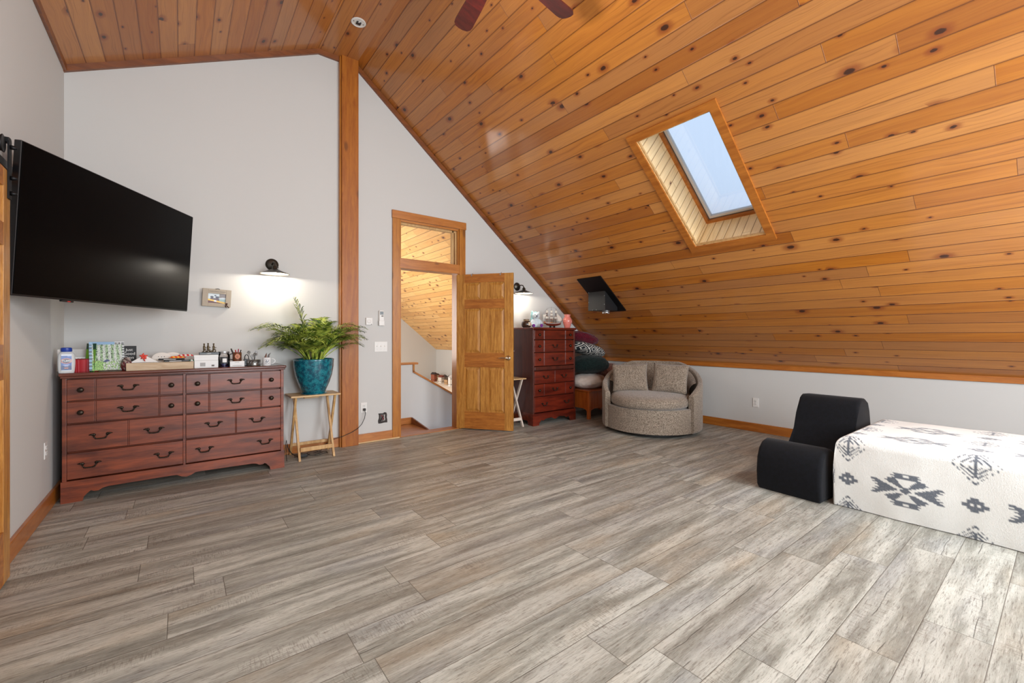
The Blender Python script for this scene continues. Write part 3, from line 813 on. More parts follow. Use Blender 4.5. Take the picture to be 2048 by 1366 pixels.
# ------------------------------------------------------------------ drawer furniture
def pull(mb_name, parent, x, z, y, wd=0.125):
    """drooping bail pull with two rosettes, on a face at depth y"""
    h = wd / 2
    b = MB()
    for s in (-1, 1):
        b.sphere((x + s * h * 0.62, y - 0.006, z + 0.012), (0.012, 0.008, 0.011), 10)
        b.tube([(x + s * h * 0.62, y - 0.006, z + 0.012), (x + s * h * 0.85, y - 0.008, z + 0.016), (x + s * h * 1.05, y - 0.005, z + 0.013)], [0.008, 0.006, 0.002], 8)
        b.tube([(x + s * h * 0.62, y - 0.010, z + 0.010), (x + s * h * 0.55, y - 0.016, z - 0.006), (x + s * h * 0.42, y - 0.018, z - 0.014)], [0.005, 0.0045, 0.004], 8)
    for k in range(7):
        b.sphere((x + h * 0.42 * (k - 3) / 3.0, y - 0.018, z - 0.016 - 0.002 * math.cos((k - 3) / 3 * 1.5)), (0.0062, 0.0055, 0.0055), 8)
    return b.build(mb_name, M['brass_dark'], parent, True)

def knob(parent, x, z, y):
    return MB().lathe([(0, 0), (0.009, 0), (0.007, 0.008), (0.016, 0.014), (0.019, 0.021), (0.014, 0.027), (0, 0.030)], (x, y, z), 16, Matrix.Rotation(R(90), 4, 'X')).build('knob', M['brass_dark'], parent, True)

def drawer(parent, x0, x1, z0, z1, y, mat, grooves=(), pulls=(), knobs=(), zc=None, deep=0.30):
    """one drawer front, its false divisions cut as grooves"""
    th = 0.018
    xs = [x0] + list(grooves) + [x1]
    b = MB()
    b.box(x0 + 0.002, x1 - 0.002, y - th + 0.008, y + 0.002, z0 + 0.002, z1 - 0.002)
    b.box(x0 + 0.02, x1 - 0.02, y + 0.002, y + deep, z0 + 0.02, z1 - 0.02)
    for i in range(len(xs) - 1):
        g0 = 0.0045 if i > 0 else 0; g1 = 0.0045 if i < len(xs) - 2 else 0
        b.box(xs[i] + g0, xs[i + 1] - g1, y - th, y - 0.002, z0, z1, 0.003)
    for gx in grooves: b.box(gx - 0.003, gx + 0.003, y - th + 0.001, y - 0.001, z0, z1, 0.002)
    o = b.build('drawer', mat, parent)
    zc = zc if zc is not None else (z0 + z1) / 2
    for p in pulls: pull('pull', o, p, zc, y - th)
    for k in knobs: knob(o, k, zc, y - th)
    return o

# long dresser
DY = 4.49
ds = thing('dresser', 'wide cherry wood eight-drawer dresser against the wall below the television', 'dresser', (0.035, 4.72, 0))
x0, x1 = -0.685, 0.762
b = MB()
b.box(x0, x1, DY + 0.055, YB - 0.025, 0.15, 0.912)
b.box(x0, x0 + 0.024, DY - 0.006, DY + 0.06, 0.15, 0.912, 0.003).box(x1 - 0.024, x1, DY - 0.006, DY + 0.06, 0.15, 0.912, 0.003).box(0.018, 0.034, DY + 0.004, DY + 0.06, 0.15, 0.912)
b.build('carcass', M['cherry'], ds)
b = MB(); b.box(x0 - 0.008, x1 + 0.012, DY - 0.018, YB - 0.022, 0.912, 0.928, 0.004).box(x0 - 0.016, x1 + 0.020, DY - 0.028, YB - 0.022, 0.928, 0.952, 0.008, seg=3)
b.build('top', M['cherry_top'], ds)
def bracket_base(parent, x0, x1, yf, yb, zt, mat, foot=0.115, mid=True):
    n = 10
    p = [(x0, 0), (x0 + foot, 0), (x0 + foot + 0.006, 0.03), (x0 + foot + 0.03, 0.058)]
    p += [(x0 + foot + 0.045, 0.070), (x0 + foot + 0.06, 0.062), (x0 + foot + 0.085, 0.060), (x0 + foot + 0.11, 0.075), (x0 + foot + 0.14, 0.082)]
    c = (x0 + x1) / 2
    if mid: p += [(c - 0.10, 0.086), (c - 0.06, 0.084), (c - 0.03, 0.066), (c, 0.058), (c + 0.03, 0.066), (c + 0.06, 0.084), (c + 0.10, 0.086)]
    p += [(x0 + x1 - a, z) for a, z in p[:9][::-1]]
    p += [(x1, zt), (x0, zt)]
    b = MB(); b.prism(p, yf, yf + 0.02, 'xz')
    b.prism([(yf + 0.0205, 0), (yf + 0.10, 0), (yf + 0.12, 0.06), (yb - 0.12, 0.06), (yb - 0.10, 0), (yb, 0), (yb, zt), (yf + 0.0205, zt)], x0, x0 + 0.02, 'yz')
    b.prism([(yf + 0.0205, 0), (yf + 0.10, 0), (yf + 0.12, 0.06), (yb - 0.12, 0.06), (yb - 0.10, 0), (yb, 0), (yb, zt), (yf + 0.0205, zt)], x1 - 0.02, x1, 'yz')
    b.box(x0 + 0.02, x1 - 0.02, yf + 0.02, yb, zt - 0.03, zt)
    return b.build('bracket_base', mat, parent)
bracket_base(ds, x0 - 0.006, x1 + 0.006, DY - 0.012, YB - 0.025, 0.158, M['cherry'])
for (c0, c1) in ((-0.660, 0.016), (0.036, 0.737)):
    wd = c1 - c0; mdx = (c0 + c1) / 2
    g1 = [c0 + wd * 0.225, c1 - wd * 0.225]
    for z0, z1 in ((0.748, 0.902), (0.580, 0.736)):
        drawer(ds, c0, c1, z0, z1, DY + 0.012, M['cherry'], g1, [mdx], [c0 + wd * 0.11, c1 - wd * 0.11])
    drawer(ds, c0, c1, 0.372, 0.568, DY + 0.012, M['cherry'], [mdx], [c0 + wd * 0.27, c1 - wd * 0.27])
    drawer(ds, c0, c1, 0.168, 0.358, DY + 0.012, M['cherry'], [], [c0 + wd * 0.18, c1 - wd * 0.18])

# tall chest
CY = 4.47
ch = thing('chest_of_drawers', 'tall red cherry chest of six drawers in the low corner behind the open door', 'chest of drawers', (4.21, 4.72, 0))
x0, x1 = 3.795, 4.605
b = MB(); b.box(x0, x1, CY + 0.055, YB - 0.025, 0.15, 1.315).box(x0, x0 + 0.024, CY - 0.006, CY + 0.06, 0.15, 1.315, 0.003).box(x1 - 0.024, x1, CY - 0.006, CY + 0.06, 0.15, 1.315, 0.003)
b.box(x0 + 0.024, x1 - 0.024, CY - 0.012, CY + 0.06, 0.755, 0.805, 0.006)
b.build('carcass', M['cherry2_side'], ch)
MB().box(x0 - 0.014, x1 + 0.014, CY - 0.024, YB - 0.022, 1.315, 1.345, 0.008, seg=3).build('top', M['cherry2'], ch)
bracket_base(ch, x0 - 0.006, x1 + 0.006, CY - 0.012, YB - 0.025, 0.165, M['cherry2'], 0.11)
c0, c1 = x0 + 0.026, x1 - 0.026; wd = c1 - c0; mdx = (c0 + c1) / 2
g1 = [c0 + wd * 0.23, c1 - wd * 0.23]; kk = [c0 + wd * 0.11, c1 - wd * 0.11]
drawer(ch, c0, c1, 1.182, 1.305, CY + 0.012, M['cherry2'], g1, [], kk)
drawer(ch, c0, c1, 1.005, 1.168, CY + 0.012, M['cherry2'], g1, [mdx], kk)
drawer(ch, c0, c1, 0.815, 0.992, CY + 0.012, M['cherry2'], g1, [mdx], kk)
drawer(ch, c0, c1, 0.572, 0.742, CY + 0.012, M['cherry2'], [mdx], [c0 + wd * 0.27, c1 - wd * 0.27])
drawer(ch, c0, c1, 0.398, 0.560, CY + 0.012, M['cherry2'], g1, [mdx], kk)
drawer(ch, c0, c1, 0.178, 0.386, CY + 0.012, M['cherry2'], [], [c0 + wd * 0.24, c1 - wd * 0.2])

# ------------------------------------------------------------------ folding tray tables
def tray_table(loc, label, white=False, rz=0.0, w_=0.47, d_=0.30, h_=0.636):
    t = thing('folding_tray_table', label, 'side table', loc, rz)
    MB().box(-w_ / 2, w_ / 2, -d_ / 2, d_ / 2, h_ - 0.018, h_, 0.005).build('table_top', M['tray'], t, world=False)
    lm = M['tray_white'] if white else M['tray_z']
    for s in (-1, 1):
        xa = s * (w_ / 2 - 0.075); xb = s * (w_ / 2 - 0.050)
        for (xx, ya, yb) in ((xa, d_ / 2 - 0.04, -d_ / 2 - 0.01), (xb, -d_ / 2 + 0.04, d_ / 2 + 0.01)):
            b = MB(); e = 0.016
            b.prism([(ya - e, h_ - 0.019), (ya + e, h_ - 0.019), (yb + e, 0), (yb - e, 0)], xx - 0.010, xx + 0.010, 'yz')
            b.build('leg', lm, t, world=False)
    MB().box(-w_ / 2 + 0.085, w_ / 2 - 0.085, -d_ / 2 - 0.006, -d_ / 2 + 0.014, 0.085, 0.125, 0.003).build('stretcher', lm, t, world=False)
    MB().box(-w_ / 2 + 0.06, w_ / 2 - 0.06, d_ / 2 - 0.008, d_ / 2 + 0.010, 0.085, 0.115, 0.003).build('stretcher', lm, t, world=False)
    MB().box(-0.09, 0.05, -0.03, 0.03, h_ - 0.045, h_ - 0.018, 0.002).build('latch_block', M['tray'], t, world=False)
    return t
tray_table((1.083, 4.765, 0), 'light wood folding tray table carrying the potted palm beside the dresser')
tray_table((3.515, 4.70, 0), 'folding tray table with whitewashed crossed legs half hidden behind the open door', True, R(0), 0.47, 0.30, 0.652)

# ------------------------------------------------------------------ potted palm
pot = thing('potted_palm', 'bushy green parlour palm in a teal glazed pot on the tray table', 'potted plant', (1.083, 4.74, 0.636))
prof = [(0, 0.0), (0.100, 0.0), (0.108, 0.006), (0.118, 0.035), (0.150, 0.11), (0.174, 0.19), (0.187, 0.27), (0.190, 0.335), (0.192, 0.348), (0.186, 0.352), (0.180, 0.345), (0.176, 0.31), (0, 0.31)]
MB().lathe([(r * 1.0, z) for r, z in prof], (0, 0, 0.006), 48).build('pot', M['teal'], pot, True, world=False)
MB().lathe([(0, 0), (0.110, 0), (0.125, 0.008), (0.118, 0.010), (0, 0.010)], (0, 0, 0), 40).build('saucer', M['teal'], pot, True, world=False)
MB().lathe([(0, 0.338), (0.09, 0.334), (0.176, 0.326)], (0, 0, 0), 32).build('soil', M['soil'], pot, True, world=False)
rnd = random.Random(11)
def frond(base, az, lean, length, curve, leaf=0.15):
    """a rachis bending outwards and down with paired drooping leaflets"""
    pts = []; p = Vector(base); th = R(90) - lean
    n = 16
    for i in range(n + 1):
        pts.append(p.copy())
        d = Vector((math.cos(th) * math.cos(az), math.cos(th) * math.sin(az), math.sin(th)))
        p = p + d * (length / n)
        th -= curve * (0.15 + 1.9 * (i / n) ** 1.4) / n
    b = MB()
    b.tube(pts, [0.0042 * (1 - 0.8 * i / n) + 0.0008 for i in range(n + 1)], 6)
    nl = 14
    for i in range(nl):
        t = 0.42 + 0.58 * i / (nl - 1)
        f = t * n; k = min(int(f), n - 1); q = pts[k].lerp(pts[k + 1], f - k)
        d = (pts[k + 1] - pts[k]).normalized()
        side = d.cross(Vector((0, 0, 1)))
        if side.length < 0.1: side = Vector((-math.sin(az), math.cos(az), 0))
        side.normalize(); up = side.cross(d).normalized()
        ll = leaf * math.sin(PI * (0.16 + 0.74 * (t - 0.42) / 0.58)) * rnd.uniform(0.85, 1.15)
        for s in (-1, 1):
            dirv = (d * rnd.uniform(0.75, 1.05) + side * s * rnd.uniform(0.85, 1.1) + up * rnd.uniform(0.1, 0.35)).normalized()
            wv = dirv.cross(up).normalized()
            vs = []
            a = q.copy(); m = 5
            for j in range(m + 1):
                u = j / m
                wd_ = 0.0064 * math.sin(PI * min(1, 0.12 + u * 0.88)) + 0.0004
                vs.append((b.bm.verts.new(a - wv * wd_), b.bm.verts.new(a + wv * wd_)))
                dd = (dirv + Vector((0, 0, -1)) * u * u * rnd.uniform(0.8, 1.5)).normalized()
                a = a + dd * (ll / m)
            for j in range(m): b.bm.faces.new((vs[j][0], vs[j][1], vs[j + 1][1], vs[j + 1][0]))
    return b
specs = []
for i in range(60):
    az = rnd.uniform(0, 2 * PI)
    t_ = rnd.random()
    specs.append((az, R(3 + 33 * t_), rnd.uniform(0.40, 0.66), rnd.uniform(1.2, 2.3)))
specs += [(R(178), R(30), 0.68, 1.9), (R(192), R(24), 0.66, 2.1), (R(8), R(32), 0.66, 1.8), (R(-12), R(26), 0.66, 1.9), (R(150), R(5), 0.68, 0.4), (R(165), R(3), 0.62, 0.6),
          (R(-20), R(36), 0.62, 1.6), (R(200), R(36), 0.62, 1.9), (R(168), R(34), 0.66, 2.2), (R(15), R(22), 0.66, 2.0), (R(182), R(48), 0.50, 1.6), (R(-5), R(48), 0.50, 1.5), (R(172), R(18), 0.66, 2.3), (R(5), R(16), 0.66, 2.3)]
for az, lean, ln, cv in specs:
    ln *= 0.95
    if math.sin(az) > 0.2 and lean > R(12): ln *= 0.55 + 0.25 * (1 - math.sin(az))     # the wall is right behind
    if math.sin(az) < -0.3 and lean > R(15): ln *= 0.8
    b = frond((0.06 * math.cos(az), 0.05 * math.sin(az), 0.33), az, lean, ln, cv)
    for v in b.bm.verts:
        if v.co.y > 0.205: v.co.y = 0.205 - 0.12 * (v.co.y - 0.205)
    b.build('frond', M['leaf'], pot, False, world=False, normals=False)

# ------------------------------------------------------------------ wall sconces
def sconce(loc, label):
    """gooseneck lamp: round plate on the wall, arm, wide conical shade; loc is the point on the wall at the plate's centre"""
    t = thing('wall_sconce', label, 'wall lamp', loc, 0, 'pewter sconces on the back wall')
    MB().lathe([(0, 0), (0.056, 0), (0.060, 0.004), (0.058, 0.010), (0.040, 0.018), (0.016, 0.026), (0, 0.028)], (0, 0, 0), 32, Matrix.Rotation(R(90), 4, 'X')).build('wall_plate', M['sconce'], t, True, world=False)
    b = MB(); b.tube([(0, -0.02, 0), (0, -0.06, 0.006), (0, -0.10, 0.012), (0, -0.14, 0.004), (0, -0.158, -0.02), (0, -0.162, -0.045)], 0.0075, 10)
    b.sphere((0, -0.026, 0.0), 0.013, 10)
    b.build('arm', M['sconce'], t, True, world=False)
    b = MB().lathe([(0, 0.005), (0.012, 0.003), (0.022, -0.012), (0.024, -0.035), (0.030, -0.042), (0, -0.042)], (0, -0.162, -0.028), 24)
    b.sphere((0.026, -0.162, -0.05), (0.010, 0.006, 0.006), 8)
    b.build('socket', M['sconce'], t, True, world=False)
    prof = [(0.026, -0.064), (0.050, -0.076), (0.085, -0.092), (0.122, -0.106), (0.131, -0.112), (0.131, -0.115), (0.120, -0.110), (0.084, -0.096), (0.050, -0.080), (0.026, -0.068)]
    sh = MB().lathe(prof, (0, -0.162, 0), 40)
    n = len(sh.bm.faces)
    for i, f in enumerate(sh.bm.faces):
        if i >= 5 * 40: f.material_index = 1
    sh.build('shade', [M['sconce'], M['sconce_in']], t, True, world=False, normals=False)
    MB().sphere((0, -0.162, -0.087), (0.017, 0.017, 0.022), 12).build('bulb', M['bulb'], t, True, world=False)
    return t
s1 = sconce((0.737, YB, 1.950), 'pewter wall sconce with a glowing bulb above the right end of the dresser')
s2 = sconce((3.905, YB, 1.950), 'pewter wall sconce above the tall chest, partly behind the open door')

# ------------------------------------------------------------------ ceiling fan
fan = thing('ceiling_fan', 'ceiling fan with dark mahogany blades hung from the ridge, two blade tips in view', 'ceiling fan', (1.5, 2.06, 3.46))
b = MB(); b.tube([(0, 0, 0.10), (0, 0, ZB - 3.46)], 0.014, 12)
b.lathe([(0, 0), (0.07, 0), (0.075, -0.02), (0.03, -0.07), (0, -0.07)], (0, 0, ZB - 3.46), 24)
b.build('down_rod', M['brass_dark'], fan, True, world=False)
MB().lathe([(0, 0.12), (0.05, 0.115), (0.12, 0.08), (0.145, 0.04), (0.14, 0.0), (0.09, -0.04), (0.06, -0.06), (0, -0.06)], (0, 0, 0), 40).build('motor_housing', M['brass_dark'], fan, True, world=False)
a0 = math.atan2(0.652, 0.117)
for k in range(5):
    a = a0 - R(72) * k
    m4 = Matrix.Rotation(a, 4, 'Z') @ Matrix.Rotation(R(11), 4, 'X')
    p = [(0.21, -0.045), (0.40, -0.060), (0.60, -0.066), (0.63, -0.062), (0.655, -0.045), (0.664, -0.015), (0.664, 0.015), (0.655, 0.045), (0.63, 0.062), (0.60, 0.066), (0.40, 0.060), (0.21, 0.045)]
    bl = MB().prism(p, -0.004, 0.004, 'xy', m4)
    bo = bl.build('blade', M['fanblade'], fan, world=False)
    MB().prism([(0.12, -0.02), (0.20, -0.025), (0.27, -0.01), (0.27, 0.01), (0.20, 0.025), (0.12, 0.02)], 0.004, 0.009, 'xy', m4).build('blade_iron', M['brass_dark'], bo, world=False)
MB().lathe([(0.055, -0.06), (0.062, -0.075), (0.055, -0.09), (0.0, -0.09)], (0, 0, 0), 24).build('light_fitter', M['brass_dark'], fan, True, world=False)

# ------------------------------------------------------------------ smoke detector base, switches, outlets
sd = thing('smoke_detector_mount', 'round white detector mounting plate with a dark wire plug on the ridge ceiling', 'smoke detector', (1.388, 4.28, ZB))
MB().lathe([(0, 0), (0.068, 0), (0.070, -0.006), (0.060, -0.010), (0.056, -0.006), (0, -0.006)], (0, 0, 0), 36).build('mounting_plate', M['white_pl'], sd, 40, world=False)
MB().box(-0.022, 0.022, -0.020, 0.020, -0.018, -0.006, 0.003).box(-0.05, -0.042, -0.004, 0.004, -0.009, -0.006).box(0.042, 0.05, -0.004, 0.004, -0.009, -0.006).build('wire_plug', M['black_pl'], sd, world=False)
MB().tube([(0.0, -0.02, -0.014), (-0.012, -0.035, -0.028), (0.004, -0.045, -0.020)], 0.004, 6).build('wire', M['white_pl'], sd, True, world=False)

def outlet(loc, rz, label, hole=True):
    t = thing('power_outlet', label, 'outlet', loc, rz, 'duplex outlets low on the walls')
    MB().box(-0.036, 0.036, -0.006, 0, -0.058, 0.058, 0.003).build('cover_plate', M['white_pl'], t, world=False)
    for z in (0.020, -0.020):
        s = MB().box(-0.016, 0.016, -0.009, -0.005, z - 0.014, z + 0.014, 0.004).build('socket', M['white_pl'], t, world=False)
        MB().box(-0.008, -0.005, -0.0095, -0.0085, z - 0.003, z + 0.007).box(0.005, 0.008, -0.0095, -0.0085, z - 0.003, z + 0.005).box(-0.002, 0.002, -0.0095, -0.0085, z - 0.009, z - 0.005).build('slots', M['black_pl'], s, world=False)
    return t
outlet((XR, 2.475, 0.372), R(-90), 'white duplex outlet on the low knee wall right of the sofa')
outlet((XL, 4.345, 0.43), R(90), 'white duplex outlet on the left wall beside the dresser')
o3 = outlet((1.668, YB, 0.405), 0, 'white duplex outlet between the pine post and the doorway, a black plug in it')

cd = thing('extension_lead', 'black power cord from the outlet by the post to a tangle under the tray table', 'cord', (1.668, YB - 0.03, 0.385))
MB().box(1.655, 1.681, YB - 0.040, YB - 0.010, 0.370, 0.398, 0.005).build('plug', M['cord'], cd)
b = MB()
b.tube([(1.668, YB - 0.035, 0.375), (1.672, YB - 0.045, 0.34), (1.66, YB - 0.05, 0.29), (1.62, YB - 0.08, 0.235), (1.57, YB - 0.09, 0.19), (1.50, YB - 0.088, 0.155), (1.40, YB - 0.09, 0.125), (1.33, YB - 0.06, 0.105), (1.24, YB - 0.05, 0.06), (1.18, YB - 0.10, 0.010), (1.10, YB - 0.14, 0.008)], 0.0035, 6)
def loop(cx, cy, rx, ry, z, ph, nn=24, turns=1.0):
    return [(cx + rx * math.cos(ph + 2 * PI * turns * k / nn), cy + ry * math.sin(ph + 2 * PI * turns * k / nn), z + 0.006 * math.sin(3 * ph + k)) for k in range(nn + 1)]
b.tube(loop(1.12, YB - 0.21, 0.10, 0.045, 0.012, 0.4), 0.0033, 6)
b.tube(loop(1.06, YB - 0.18, 0.12, 0.06, 0.016, 2.0), 0.0033, 6)
b.tube(loop(0.98, YB - 0.20, 0.07, 0.05, 0.014, 1.0), 0.0033, 6)
b.tube([(0.98, YB - 0.16, 0.01), (0.90, YB - 0.13, 0.02), (0.86, YB - 0.12, 0.10), (0.85, YB - 0.11, 0.17), (0.83, YB - 0.15, 0.08), (0.80, YB - 0.24, 0.01), (0.79, YB - 0.34, 0.008)], 0.0033, 6)
b.tube([(0.92, YB - 0.15, 0.01), (0.87, YB - 0.12, 0.06), (0.86, YB - 0.10, 0.13), (0.84, YB - 0.14, 0.05), (0.82, YB - 0.30, 0.008)], 0.0033, 6)
b.build('cable', M['cord'], cd, True)
b = MB().box(0.93, 1.02, YB - 0.24, YB - 0.18, 0.0, 0.032, 0.004)
b.build('adapter', M['cord'], cd)

sw = thing('light_switch', 'triple white light switch plate left of the doorway', 'light switch', (1.868, YB, 1.100))
MB().box(-0.078, 0.078, -0.006, 0, -0.060, 0.060, 0.003).build('cover_plate', M['white_pl'], sw, world=False)
for k in (-1, 0, 1):
    MB().box(k * 0.046 - 0.005, k * 0.046 + 0.005, -0.016, -0.004, 0.0, 0.014, 0.002).box(k * 0.046 - 0.006, k * 0.046 + 0.006, -0.0065, -0.0055, -0.013, 0.013).build('toggle', M['grey_vinyl'] if k == 9 else M['white_pl'], sw, world=False)
    for zz in (0.030, -0.030): MB().lathe([(0, 0), (0.003, 0), (0.002, 0.001), (0, 0.001)], (k * 0.046, -0.006, zz), 8, Matrix.Rotation(R(90), 4, 'X')).build('screw', M['silver'], sw, world=False)

th_ = thing('thermostat', 'square white thermostat on the wall between post and doorway', 'thermostat', (1.725, YB, 1.395))
MB().box(-0.038, 0.038, -0.022, 0, -0.042, 0.042, 0.005).build('casing', M['white_pl'], th_, world=False)
MB().lathe([(0, 0), (0.022, 0), (0.024, 0.003), (0.018, 0.006), (0, 0.006)], (-0.002, -0.022, 0.0), 28, Matrix.Rotation(R(90), 4, 'X')).build('dial', M['white_pl'], th_, 40, world=False)
MB().box(0.018, 0.028, -0.0235, -0.022, -0.036, -0.030).build('indicator', M['black_pl'], th_, world=False)

rm = thing('remote_control', 'white remote control hanging in its wall holder right of the thermostat', 'remote', (1.868, YB, 1.435))
MB().box(-0.029, 0.029, -0.030, -0.012, -0.080, 0.090, 0.006).build('body', M['white_pl'], rm, world=False)
MB().box(-0.021, 0.021, -0.0315, -0.030, 0.040, 0.078, 0.001).build('display', flat('grey_lcd', (70, 78, 80), 0.25), rm, world=False)
MB().box(-0.005, 0.020, -0.033, -0.030, 0.018, 0.030, 0.002).build('button', M['grey_vinyl'], rm, world=False)
MB().box(-0.033, 0.033, -0.034, 0.0, -0.088, -0.030, 0.004).box(-0.033, 0.033, -0.012, 0.0, -0.088, 0.085, 0.003).build('holder', M['white_pl'], rm, world=False)

jb = thing('open_junction_box', 'open electrical box with loose wires, low on the wall left of the doorway', 'electrical box', (1.890, YB, 0.262))
b = MB()
rn = random.Random(5)
ring_ = [(0.052 * sx * rn.uniform(0.88, 1.08), 0.060 * sy * rn.uniform(0.88, 1.08)) for sx, sy in ((-1, -1), (-.5, -1), (0, -.95), (.5, -1), (1, -1), (1, -.5), (.97, 0), (1, .5), (1, 1), (.5, 1), (0, .96), (-.5, 1), (-1, 1), (-1, .5), (-.96, 0), (-1, -.5))]
b.prism(ring_, -0.004, 0.0, 'xz')
b.build('torn_surround', flat('torn_plasterboard_edge', (58, 52, 50), 0.9, 0, 90), jb, world=False)
b = MB(); b.box(-0.032, 0.032, -0.0055, -0.003, -0.042, 0.042, 0.004); b.build('box_opening', flat('dark_box', (96, 90, 88), 0.8), jb, world=False)
for i, (c, pts) in enumerate([((150, 40, 44), [(-0.02, -0.006, 0.03), (-0.004, -0.012, 0.018), (0.006, -0.014, -0.006), (-0.01, -0.012, -0.02)]), ((222, 218, 212), [(0.02, -0.006, 0.034), (0.012, -0.014, 0.006), (0.022, -0.012, -0.018), (0.006, -0.010, -0.032)]), ((30, 28, 28), [(-0.028, -0.006, -0.036), (-0.016, -0.012, -0.006), (0.0, -0.014, 0.022), (0.018, -0.010, 0.0)])]):
    MB().tube(pts, 0.0045, 6).build('wire', flat('wire_%d' % i, c, 0.5), jb, True, world=False)

# ------------------------------------------------------------------ picture frame with a kayak snapshot, hung a little askew
def paint_rect(name, w_, h_, nx, nz, f, parent, mat=None, yy0=0.0, th=0.003, m4=None):
    """upright printed rectangle facing -y; f(u, v) -> colour with u, v in 0..1"""
    b = MB()
    for i in range(nx):
        for j in range(nz):
            pass
    V = [[b.bm.verts.new((-w_ / 2 + w_ * i / nx, yy0, h_ * j / nz)) for j in range(nz + 1)] for i in range(nx + 1)]
    for i in range(nx):
        for j in range(nz): b.bm.faces.new((V[i][j], V[i + 1][j], V[i + 1][j + 1], V[i][j + 1]))
    back = [b.bm.verts.new(p) for p in ((-w_ / 2, yy0 + th, 0), (w_ / 2, yy0 + th, 0), (w_ / 2, yy0 + th, h_), (-w_ / 2, yy0 + th, h_))]
    b.bm.faces.new(back[::-1])
    b.bm.faces.new([V[i][0] for i in range(nx, -1, -1)] + [back[0], back[1]])
    b.bm.faces.new([V[i][nz] for i in range(nx + 1)] + [back[2], back[3]])
    b.bm.faces.new([V[0][j] for j in range(nz + 1)] + [back[3], back[0]])
    b.bm.faces.new([V[nx][j] for j in range(nz, -1, -1)] + [back[1], back[2]])
    o = b.build(name, mat or M['paint'], parent, world=False)
    color_verts(o, lambda c: f(min(max((c.x + w_ / 2) / w_, 0), 1), min(max(c.z / h_, 0), 1)))
    if m4 is not None: o.data.transform(m4)
    return o

pf = thing('picture_frame', 'small weathered wooden frame with a kayaking snapshot, hung askew beside the television', 'picture frame', (0.269, YB, 1.505))
pf.rotation_euler = (R(6), R(2.6), 0)
b = MB()
for (a0_, a1_, c0_, c1_) in [(-0.112, -0.068, 0, 0.165), (0.070, 0.112, 0, 0.165), (-0.068, 0.070, 0, 0.032), (-0.068, 0.070, 0.122, 0.165)]:
    b.box(a0_, a1_, -0.032, -0.008, c0_, c1_, 0.002)
b.build('frame', flat('weathered_grey_wood', (176, 164, 148), 0.8, 0, 40), pf, world=False)
def snap(u, v):
    if u > 0.62 and v > 0.62 - 0.9 * (u - 0.9) ** 2: return (124, 106, 100)
    if 0.13 * 1 + 0.30 - 0.28 * u > v > 0.28 - 0.30 * u: return (232, 186, 62) if not 0.34 < u < 0.5 else (232, 230, 226)
    if v <= 0.28 - 0.30 * u or (v < 0.1): return (84, 34, 36)
    for (cu, cv, rr) in ((0.22, 0.62, 0.10), (0.52, 0.62, 0.11), (0.40, 0.78, 0.06)):
        if (u - cu) ** 2 + (v - cv) ** 2 < rr * rr: return (58, 56, 78)
    if v < 0.52 and 0.12 < u < 0.62: return (86, 60, 72)
    return (206, 216, 220) if v > 0.45 else (150, 178, 176)
paint_rect('photo', 0.140, 0.092, 42, 30, snap, pf, M['paint_gloss'], -0.012, 0.004, Matrix.Translation((0.001, 0, 0.031)))
text_mesh('caption', 'home where i love you', 0.0135, M['black_pl'], pf, Vector((0.004, -0.0325, 0.142)), (R(90), 0, 0))
b = MB(); b.tube([(0.072, -0.036, 0.028), (0.085, -0.038, 0.012), (0.10, -0.036, -0.004)], 0.004, 6).tube([(0.078, -0.036, 0.03), (0.07, -0.038, 0.012), (0.078, -0.036, 0.0)], 0.004, 6)
b.sphere((0.078, -0.036, 0.033), (0.010, 0.006, 0.008), 8).build('twine_bow', flat('dark_twine', (70, 44, 34), 0.9), pf, True, world=False)
b = MB(); b.tube([(-0.02, -0.028, 0.163), (0.005, -0.034, 0.170), (0.018, -0.030, 0.164)], 0.003, 6).build('hanging_wire', M['black'], pf, True, world=False)

# ------------------------------------------------------------------ black vent box on the slope
vb = thing('ceiling_vent_box', 'black metal box on a black plate fixed to the sloping ceiling, a metal collar below', 'vent box', (4.66, 4.02, zr(4.66)))
m4 = Matrix(((dn.x, 0, nrm.x, 4.40), (0, 1, 0, 3.80), (dn.z, 0, nrm.z, zr(4.40)), (0, 0, 0, 1)))
b = MB()
b.prism([(0, 0), (0.69, 0), (0.69, 0.425), (0, 0.425)], -0.014, -0.001, 'xy', m4)
b.build('base_plate', M['black'], vb)
zt0 = zr(4.60) - 0.004; zt1 = zr(4.80) - 0.004
b = MB(); b.prism([(4.60, 1.582), (4.86, 1.582), (4.86, zr(4.86) - 0.004), (4.60, zt0)], 3.895, 4.200, 'xz')
b.build('box', flat('charcoal_box_metal', (30, 30, 32), 0.5, 0.2), vb)
MB().lathe([(0.0, 0.0), (0.052, 0), (0.054, -0.012), (0.048, -0.020), (0.052, -0.030), (0.050, -0.036), (0, -0.036)], (4.70, 3.965, 1.583), 24).build('collar', M['silver'], vb, 40)
b = MB()
for k in range(7): b.sphere((4.70 + 0.042 * math.cos(k * 0.9), 3.965 + 0.042 * math.sin(k * 0.9), 1.543), (0.009, 0.009, 0.007), 8)
b.build('crimped_rim', M['silver'], vb, True)
b = MB()
for (y_, z_) in ((4.19, 1.84), (4.19, 1.70), (3.905, 1.78), (3.905, 1.66), (4.12, 1.592), (4.05, 1.592)): b.sphere((4.598, y_, z_), (0.003, 0.006, 0.006), 8)
b.build('screws', M['silver'], vb, True)

# ------------------------------------------------------------------ swivel loveseat
def spow(v, p): return math.copysign(abs(v) ** p, v)
SO = thing('swivel_loveseat', 'round taupe chenille swivel loveseat in front of the low knee wall', 'sofa', (4.895, 3.375, 0), R(-62))
